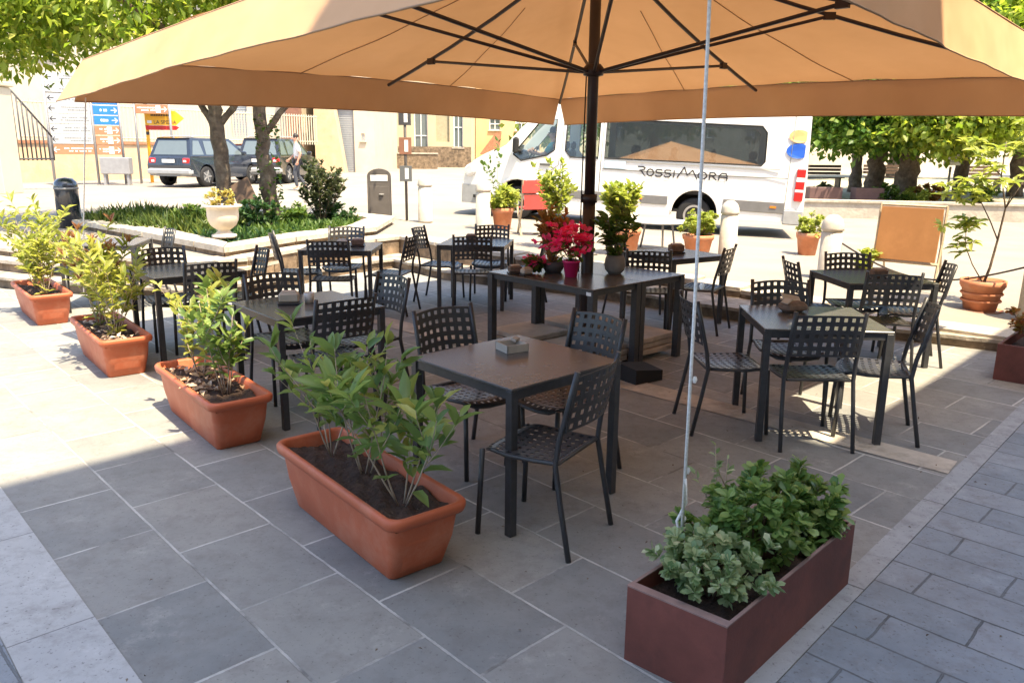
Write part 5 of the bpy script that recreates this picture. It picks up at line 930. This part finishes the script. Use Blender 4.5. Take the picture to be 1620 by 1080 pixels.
# ------------------------------------------------------------ parked cars
def car(label, loc, rz, paint, L_=4.2, W_=1.8, H=1.68, name='parked_car', plate=True, belt=1.02, rails=True):
    t = thing(name, label, 'car', loc, rz, 'cars parked at the far side of the street'); hw = W_/2; wx = (.78, L_-.85)
    o = [(.06, .36), (-.03, .5), (-.04, .72), (.0, belt-.05), (.06, belt), (L_-1.05, belt+.02), (L_-.25, belt-.1), (L_-.04, belt-.28), (L_, .5), (L_-.05, .3)]+arc(wx[1], .36, .40, -5, 185, 10)+[(wx[1]-.5, .28), (wx[0]+.5, .28)]+arc(wx[0], .36, .40, -5, 185, 10)
    b = MB()
    for s in (-1, 1): b.add([(x, s*(hw-(.04 if z > .9 else 0)), z) for x, z in o], [tuple(range(len(o)))])
    n = len(o)
    for i in range(n):
        j = (i+1) % n; a_, c_ = o[i], o[j]; b.add([(a_[0], -hw+(.04 if a_[1] > .9 else 0), a_[1]), (a_[0], hw-(.04 if a_[1] > .9 else 0), a_[1]), (c_[0], hw-(.04 if c_[1] > .9 else 0), c_[1]), (c_[0], -hw+(.04 if c_[1] > .9 else 0), c_[1])], [(0, 1, 2, 3)])
    b.build('body', M[paint], t)
    b0 = [(.05, hw-.05), (L_-1.0, hw-.05)]; t0_ = [(.28, hw-.22), (L_-1.85, hw-.22)]
    def P8(u, v, f):   # f: 0 left,1 right,2 rear,3 front
        lo = {0: (Vector((b0[0][0], -b0[0][1], belt)), Vector((b0[1][0], -b0[1][1], belt))), 1: (Vector((b0[0][0], b0[0][1], belt)), Vector((b0[1][0], b0[1][1], belt))), 2: (Vector((b0[0][0], -b0[0][1], belt)), Vector((b0[0][0], b0[0][1], belt))), 3: (Vector((b0[1][0], -b0[1][1], belt)), Vector((b0[1][0], b0[1][1], belt)))}[f]
        hi = {0: (Vector((t0_[0][0], -t0_[0][1], H)), Vector((t0_[1][0], -t0_[1][1], H))), 1: (Vector((t0_[0][0], t0_[0][1], H)), Vector((t0_[1][0], t0_[1][1], H))), 2: (Vector((t0_[0][0], -t0_[0][1], H)), Vector((t0_[0][0], t0_[0][1], H))), 3: (Vector((t0_[1][0], -t0_[1][1], H)), Vector((t0_[1][0], t0_[1][1], H)))}[f]
        return lo[0].lerp(lo[1], u).lerp(hi[0].lerp(hi[1], u), v)
    c = MB()
    for f in range(4): c.add([P8(0, 0, f), P8(1, 0, f), P8(1, 1, f), P8(0, 1, f)], [(0, 1, 2, 3)])
    c.add([P8(0, 1, 0)+Vector((-.06, 0, .0)), P8(1, 1, 0), P8(1, 1, 1), P8(0, 1, 1)+Vector((-.06, 0, 0))]+[Vector((.35, -hw+.32, H+.04)), Vector((L_-2.0, -hw+.32, H+.04)), Vector((L_-2.0, hw-.32, H+.04)), Vector((.35, hw-.32, H+.04))], [(0, 1, 5, 4), (1, 2, 6, 5), (2, 3, 7, 6), (3, 0, 4, 7), (4, 5, 6, 7)], True); c.build('cabin', M[paint], t)
    nv = {0: Vector((0, -.006, .002)), 1: Vector((0, .006, .002)), 2: Vector((-.008, 0, .002)), 3: Vector((.008, 0, .002))}
    for f, spans in ((0, ((.03, .22), (.26, .54), (.58, .93))), (1, ((.03, .22), (.26, .54), (.58, .93))), (2, ((.08, .92),)), (3, ((.05, .95),))):
        for a_, b_ in spans: MB().add([P8(a_, .08, f)+nv[f], P8(b_, .08, f)+nv[f], P8(b_-(.03 if f < 2 else .01), .86, f)+nv[f], P8(a_+(.03 if f < 2 else .01), .86, f)+nv[f]], [(0, 1, 2, 3)]).build('window' if f < 2 else ('rear_window' if f == 2 else 'windscreen'), M['pane'], t)
    for s in (-1, 1):
        MB().box((.02, s*(hw-.20), belt-.16), (.10, .30, .20), bev=.03).build('tail_light', M['red'], t); MB().box((-.0, s*(hw-.24), belt-.16), (.082, .12, .07)).build('reversing_lens', M['clear'], t)
        if rails: MB().tube([(.45, s*(hw-.27), H+.03), (.6, s*(hw-.27), H+.08), (L_-2.2, s*(hw-.27), H+.08), (L_-2.1, s*(hw-.27), H+.03)], .018, 5).build('roof_rail', M['bumper'], t)
        MB().box((L_-1.45, s*(hw+.09), belt+.10), (.12, .18, .14), bev=.03).build('mirror', M[paint], t)
        for cx in wx:
            n = 24; yy = s*(hw-.12); vs = [(cx+r_*math.cos(2*math.pi*k/n), yy+d, .34+r_*math.sin(2*math.pi*k/n)) for r_, d in ((.2, -.11), (.32, -.11), (.345, -.08), (.345, .08), (.32, .11), (.2, .11)) for k in range(n)]
            ty = MB().add(vs, [(i*n+k, i*n+(k+1) % n, (i+1)*n+(k+1) % n, (i+1)*n+k) for i in range(5) for k in range(n)], True).build('wheel', M['black'], t)
            r2_ = MB(); r2_.add([(cx+.225*math.cos(2*math.pi*k/n), yy+s*.10, .34+.225*math.sin(2*math.pi*k/n)) for k in range(n)], [tuple(range(n))]); rmo = r2_.build('rim', M['grey'], ty)
            for k in range(5): a_ = 2*math.pi*k/5; MB().box((cx+.12*math.cos(a_), yy+s*.108, .34+.12*math.sin(a_)), (.20, .02, .04), ry=-a_).build('spoke', M['rim'], ty)
            lin = MB(); ar = arc(cx, .37, .395, 0, 180, 12); lin.add([(x, s*(hw-.3), z) for x, z in ar], [tuple(range(13))]); lin.build('wheel_arch', M['black'], t)
    MB().box((.0, 0, .50), (.22, W_+.01, .22), bev=.06).build('rear_bumper', M['bumper'], t); MB().box((-.055, 0, .86), (.012, .52, .12)).build('number_plate', M['signwhite'], t)
    MB().box((-.115, 0, .38), (.012, 1.0, .05)).build('tow_trim', M['clear'] if 0 else M['grey'], t); return t
def place(px, y, z=.45): p = G(px, 300, z); return (p.x*y/p.y, y, z)
car('dark blue boxy car with roof rails seen from the rear left of the tree trunks', place(266, 27.6), R(72), 'navy', 4.2, 1.80, 1.62)
car('low dark red car mostly hidden behind the two tree trunks', place(378, 33), R(66), 'redcar', 3.9, 1.7, 1.45, rails=False)
car('black car with bright wheel between the right tree and the airy bush', place(407, 30.5), R(84), 'blackcar', 4.2, 1.75, 1.66)

# ------------------------------------------------------------ road signs at the left
def signgrid(label, a, b, cols, name='direction_sign'):
    a, b = Vector(a), Vector(b); d = b-a; rz = math.atan2(d.y, d.x); L_ = d.length; t = thing(name, label, 'road sign', a, rz, 'large direction signs at the left')
    for x in sorted({c[0] for c in cols} | {c[1] for c in cols}): MB().tube([(x, .03, 0), (x, .03, cols[0][2]+.02)], .045, 8).build('post', M['signmetal'], t)
    for x0, x1, zt, rows in cols:
        z = zt
        for m_, ar, h in rows:
            pn = MB().box(((x0+x1)/2, -.03, z-h/2), (x1-x0-.09, .03, h-.035), bev=.004).build('panel', M[m_], t); xa = x0+.17 if ar == 'L' else x1-.17; s = -1 if ar == 'L' else 1; tm = M['label'] if m_ in ('signblue', 'signbrown') else M['arrow']
            zc = z-h/2; strokes('arrow', [[(xa-.09*s, zc), (xa+.09*s, zc)], [(xa+.01*s, zc+.08), (xa+.09*s, zc), (xa+.01*s, zc-.08)]], .026, tm, pn, -.049)
            tb = MB(); rr = random.Random(int(z*100)+int(x0*10)); xs, xe = (xa+.18, x1-.1) if ar == 'L' else (x0+.1, xa-.18)
            for k in range(2 if h > .28 and m_ != 'signblue' else 1):
                q = xs+rr.random()*.3
                while q < xe-.05: w = min(.03+rr.random()*.06, xe-q); tb.box((q+w/2, -.047, zc+(.045-.09*k if h > .28 and m_ != 'signblue' else 0)), (w, .003, .035+.015*rr.random() if m_ != 'signblue' else .08)); q += w+.012+(.05 if rr.random() < .15 else 0)
            tb.build('text', M['label'] if m_ in ('signblue', 'signbrown') else M['ghost'], pn)
            z -= h
            if m_ == 'signbrown' and ar == 'R': MB().box((xa-.20, -.048, zc), (.16, .004, h*.7)).build('pictogram', M['label'], pn)
    return t
pa, pb = G(83, 307, .44), G(178, 304, .44); pb = pa+(pb-pa).normalized()*2.28
signgrid('tall board of white rows with left arrows and blue and brown rows with right arrows', pa, pb, [(0, 1.38, 3.80, [('signgrey', 'L', .345)]*7+[('signbrown', 'L', .36)]), (1.38, 2.26, 3.80, [('signgrey', 'R', .02)]+[('signblue', 'R', .345)]*5+[('signbrown', 'R', .345)]*3)][:2])
pc = G(219, 302, .44)
signgrid('smaller direction sign with two white rows and one brown row, right of the tall board', pc, pc+Vector((1.25, .25, 0)), [(0, 1.2, 3.9, [('signgrey', 'L', .35)]*3+[('signbrown', 'R', .36)])])
ys = thing('arrow_sign', 'yellow arrow sign on a striped post above the dark blue car', 'road sign', place(236, 30.5), R(4)); MB().tube([(0, .02, 0), (0, .02, 2.95)], .06, 10).build('post', M['signyel'], ys)
for k in range(5): MB().lathe([(.063, 0), (.063, .12)], (0, .02, 1.75+.25*k), 10).build('stripe', M['arrow'], ys)
yb = MB(); xz(yb, [(-.02, 2.10), (1.08, 2.10), (1.40, 2.36), (1.08, 2.62), (-.02, 2.62)], -.075, -.055); yo = yb.build('panel', M['signyel'], ys)
yb = MB(); xz(yb, [(-.02, 1.93), (1.08, 1.93), (1.2, 2.03), (1.08, 2.09), (-.02, 2.09)], -.075, -.055); yb.build('panel', M['red'], ys)
def text(name, body, size, m, parent, loc, rot=(math.pi/2, 0, 0)):
    cu = bpy.data.curves.new(name, 'FONT'); cu.body = body; cu.size = size; cu.extrude = .001; ob = bpy.data.objects.new(name, cu); COL.objects.link(ob)
    dg = bpy.context.evaluated_depsgraph_get(); me = bpy.data.meshes.new_from_object(ob.evaluated_get(dg)); bpy.data.objects.remove(ob); me.materials.clear(); me.materials.append(m); me.name = name
    o = link(bpy.data.objects.new(name, me), parent); o.location = loc; o.rotation_euler = rot; return o
text('lettering', 'LA SPEZIA', .185, M['arrow'], yo, (.28, -.08, 2.15)); tb = MB(); [tb.box((.22+.062*k, -.078, 2.46), (.045, .002, .07)) for k in range(12)]; tb.build('text', M['arrow'], yo)
MB().box((.13, -.078, 2.22), (.16, .002, .10)).build('pictogram', M['label'], yo)

# ------------------------------------------------------------ yard wall, gate pillar, fences, houses
yw = thing('yard_wall', 'ochre rendered yard wall with brown coping behind the direction signs', 'wall'); w0, w1 = G(28, 304.5, .44), place(330, 37, .44)
def wallbox(mb, a, b, t, z0, z1): a, b = Vector(a), Vector(b); d = (b-a); d.z = 0; d.normalize(); n = Vector((-d.y, d.x, 0))*t; return mb.prism([(a.x, a.y), (b.x, b.y), (b.x+n.x, b.y+n.y), (a.x+n.x, a.y+n.y)], z0, z1)
wallbox(MB(), w0, w1, .35, .3, 1.85).build('wall', M['ochre'], yw); dd = (Vector(w1)-Vector(w0)).normalized(); nn2 = Vector((-dd.y, dd.x, 0)); wallbox(MB(), Vector(w0)-nn2*.06, Vector(w1)-nn2*.06, .47, 1.85, 1.97).build('coping', M['ochre'] if 0 else M['roof'], yw)
fe = thing('yard_fence', 'white vertical bar fence standing on the ochre yard wall', 'fence'); fb_ = MB()
for k in range(0, 90): p = Vector(w0)+dd*(.4+.17*k)+nn2*.17; fb_.box((p.x, p.y, 2.7), (.05, .05, 1.5))
fb_.build('bars', M['signwhite'] if 0 else M['plaster2'], fe); a_, b_ = Vector(w0)+dd*.3+nn2*.17, Vector(w0)+dd*15.6+nn2*.17; MB().tube([(a_.x, a_.y, 3.35), (b_.x, b_.y, 3.35)], .03, 6).tube([(a_.x, a_.y, 2.1), (b_.x, b_.y, 2.1)], .03, 6).build('rail', M['plaster2'], fe)
gp = thing('gate_pillar', 'tall cream gate pillar with moulded cap at the far left edge', 'pillar', place(2, 23.5, .40)); MB().box((-.25, 0, 1.5), (1.0, .9, 3.0), bev=.02).build('shaft', M['plaster2'], gp); MB().box((-.25, 0, 3.08), (1.16, 1.06, .14), bev=.03).box((-.25, 0, 3.21), (1.04, .94, .12), bev=.03).build('cap', M['plaster2'], gp)
gb = thing('iron_gate', 'dark iron gate bars beside the tall cream gate pillar', 'gate', place(30, 25.0, .42), R(62)); q = MB()
for k in range(9): q.tube([(.14*k, 0, .9), (.14*k, 0, 3.0-.17*k)], .022, 6)
q.build('bars', M['darkiron'], gb); MB().tube([(0, 0, 3.0), (1.12, 0, 1.64)], .03, 6).tube([(0, 0, .95), (1.12, 0, .95)], .03, 6).build('rail', M['darkiron'], gb)
eb = thing('utility_box', 'pale blue grey utility box on the yard wall under the direction sign', 'box', place(182, 28.9, .80)); MB().box((0, 0, .3), (1.05, .3, .58), bev=.02).build('cabinet', M['signmetal'], eb); MB().box((-.42, 0, -.3), (.08, .2, .62)).build('leg', M['signmetal'], eb); MB().box((.42, 0, -.3), (.08, .2, .62)).build('leg', M['signmetal'], eb)
def house(label, x0, x1, y, depth, h, m, wins=(), base=None, rz=0., name='house', roof=True, shear=0.):
    t = thing(name, label, 'house', (x0, y, .3), rz); w = x1-x0
    # front wall with real openings, built from strips between the openings
    xs = sorted({0, w} | {v for o in wins for v in (o[0]-x0, o[1]-x0)}); zc = sorted({0, h} | {v for o in wins for v in (o[2]-.3, o[3]-.3)}); f = MB()
    for i in range(len(xs)-1):
        for j in range(len(zc)-1):
            cx, cz = (xs[i]+xs[i+1])/2, (zc[j]+zc[j+1])/2
            if any(o[0]-x0 < cx < o[1]-x0 and o[2]-.3 < cz < o[3]-.3 for o in wins): continue
            f.add([(xs[i], 0, zc[j]), (xs[i+1], 0, zc[j]), (xs[i+1], 0, zc[j+1]), (xs[i], 0, zc[j+1])], [(0, 1, 2, 3)])
    for o in wins:
        a, b, c, d = o[0]-x0, o[1]-x0, o[2]-.3, o[3]-.3; f.add([(a, 0, c), (b, 0, c), (b, 0, d), (a, 0, d), (a, .25, c), (b, .25, c), (b, .25, d), (a, .25, d)], [(0, 1, 5, 4), (1, 2, 6, 5), (2, 3, 7, 6), (3, 0, 4, 7)])
    f.add([(0, 0, 0), (0, depth, 0), (0, depth, h), (0, 0, h), (w, 0, 0), (w, depth, 0), (w, depth, h), (w, 0, h)], [(0, 3, 2, 1), (4, 5, 6, 7), (1, 2, 6, 5), (3, 7, 6, 2)]); f.build('wall', M[m], t)
    for o in wins:
        a, b, c, d = o[0]-x0, o[1]-x0, o[2]-.3, o[3]-.3; k = o[4]
        if k == 'shutter':
            s_ = MB().box(((a+b)/2, .2, (c+d)/2), (b-a, .05, d-c)); n = int((d-c)/.12)
            for i in range(n): s_.box(((a+b)/2, .165, c+(i+.5)*(d-c)/n), (b-a-.06, .03, .05))
            s_.build('shutter', M['shutter'], t)
        elif k == 'olive': MB().box(((a+b)/2, .23, (c+d)/2), (b-a, .05, d-c)).build('niche', M['archshade'], t)  # olive tone paints the shade of the arched recess into the wall colour
        elif k == 'door': MB().box(((a+b)/2, .2, (c+d)/2), (b-a, .06, d-c)).build('door', M['door'], t)
        else:
            MB().box(((a+b)/2, .21, (c+d)/2), (b-a-.02, .02, d-c-.02)).build('window', M['pane'], t); fr = MB(); e = .07; lo, hi = (a, b), (c, d)
            for xx in (a+e/2, b-e/2, (a+b)/2): fr.box((xx, .17, (c+d)/2), (e, .05, d-c))
            for zz in (c+e/2, d-e/2, c+(d-c)*.45): fr.box(((a+b)/2, .168, zz), (b-a, .05, e))
            fr.build('window_frame', M['wframe'], t); MB().box(((a+b)/2, -.04, c-.04), (b-a+.2, .16, .07)).build('sill', M['coping'], t)
    if base: MB().box((w/2, -.04, base/2), (w-.01, .09, base)).build('stone_base', M['rubble'], t)
    if roof: MB().prism([(-.4, -.5), (w+.4, -.5), (w+.4, depth+.4), (-.4, depth+.4)], h, h+.16).build('roof', M['roof'], t)
    return t
house('long cream house behind the yard wall and the direction signs', -38, -11.9, 43, 9, 9.6, 'plaster2', [(-14.9, -14.0, 2.3, 4.3, 'shutter'), (-19.5, -18.4, 2.6, 4.5, 'shutter'), (-24.5, -23.4, 2.6, 4.5, 'shutter'), (-29.5, -28.4, 2.6, 4.5, 'shutter'), (-19.5, -18.4, 6.2, 7.8, 'win'), (-24.5, -23.4, 6.2, 7.8, 'win'), (-29.5, -28.4, 6.2, 7.8, 'win'), (-34, -32.9, 6.2, 7.8, 'win'), (-14.9, -13.8, 6.2, 7.8, 'win')])
pp = thing('brown_pier', 'brown painted pier between the long cream house and the shuttered house', 'pier', (-11.45, 42.6, .4)); MB().box((0, 0, 2.6), (.72, .5, 5.2), bev=.02).build('shaft', M['door'], pp); MB().box((0, 0, 5.28), (.9, .68, .16)).build('cap', M['coping'], pp)
bt_ = thing('sloping_buttress', 'sloping tan buttress against the shuttered house', 'buttress', (-10.9, 45.5, .4)); xz(MB(), [(-.1, 0), (1.5, 0), (.75, 5.2), (-.1, 5.2)], -.5, .4).build('wall', M['ochre'], bt_)
house('pale house with a tall grey roller shutter', -11.2, -7.9, 46.2, 9, 8.6, 'plaster2', [(-10.15, -9.05, .45, 4.0, 'shutter'), (-8.65, -8.45, 2.2, 2.6, 'win'), (-10.2, -9.2, 5.8, 7.4, 'win')])
house('cream house with two tall white windows above a stone base', -11.5, -3.15, 60, 10, 9.4, 'plaster', [(-7.35, -6.35, .95, 4.9, 'win'), (-5.75, -4.75, 2.3, 5.0, 'olive'), (-4.45, -3.75, 1.9, 5.1, 'win'), (-10.5, -10.2, 3.2, 3.7, 'win')], base=1.65)
house('orange ochre house left of the minibus windscreen', -3.1, 2.2, 66, 10, 8.8, 'orange', [(-2.0, -1.1, 3.3, 4.4, 'win'), (.1, 1.1, 3.3, 4.6, 'win')])
aw = thing('tile_canopy', 'small sloping brown canopy on the wall of the orange house', 'canopy', (-1.75, 65.9, 1.4)); xz(MB(), [(-1.0, 0), (.5, 0), (.75, 1.7), (.3, 1.7)], -.9, -.1).build('roof', M['roof'], aw)
house('pale yellow house beyond the rear of the minibus', 2.3, 26, 74, 10, 8.5, 'plaster', [(x, x+1.1, 3, 4.8, 'win') for x in (5, 9, 13, 17, 21)])
house('long pale house closing the far side of the park', 27, 75, 80, 10, 8.0, 'plaster2', [(x, x+1.2, 3, 5, 'win') for x in range(30, 72, 6)])
ws_ = thing('front_yard_wall', 'low stone wall with a planted edge in front of the cream house', 'wall', (-11.2, 55, .35)); MB().box((3.0, 0, .55), (6.0, .4, 1.1)).build('wall', M['rubble'], ws_); MB().box((3.0, 0, 1.14), (6.1, .5, .08)).build('coping', M['coping'], ws_)
BT = 'trees far behind the street and the park'
for i, (x, y, lb, m_) in enumerate(((15, 44, 'far tree behind the park at the minibus rear', 'tree'), (22, 47, 'far tree in the middle of the park background', 'tree'), (29, 44, 'far tree at the right of the park background', 'tree'), (36, 50, 'far tree beyond the right photo edge of the park', 'tree'), (3, 52, 'far tree seen through the minibus windows', 'treel'), (8.5, 50, 'far tree seen through the rear minibus windows', 'tree'))):
    tree(lb, (x, y, .4), [(0, 0, 0), (.1, 0, 1.5), (0, 0, 3.4)], [[(0, 0, 2), (-.8, -.3, 3.4)], [(0, 0, 2.2), (.8, .2, 3.6)]], [((0, 0, 4.6), (3.4, 3, 2.6), 1)], 5000, .42, .32, m_, 60+i, 'far_tree', BT, .28, spread=.8)
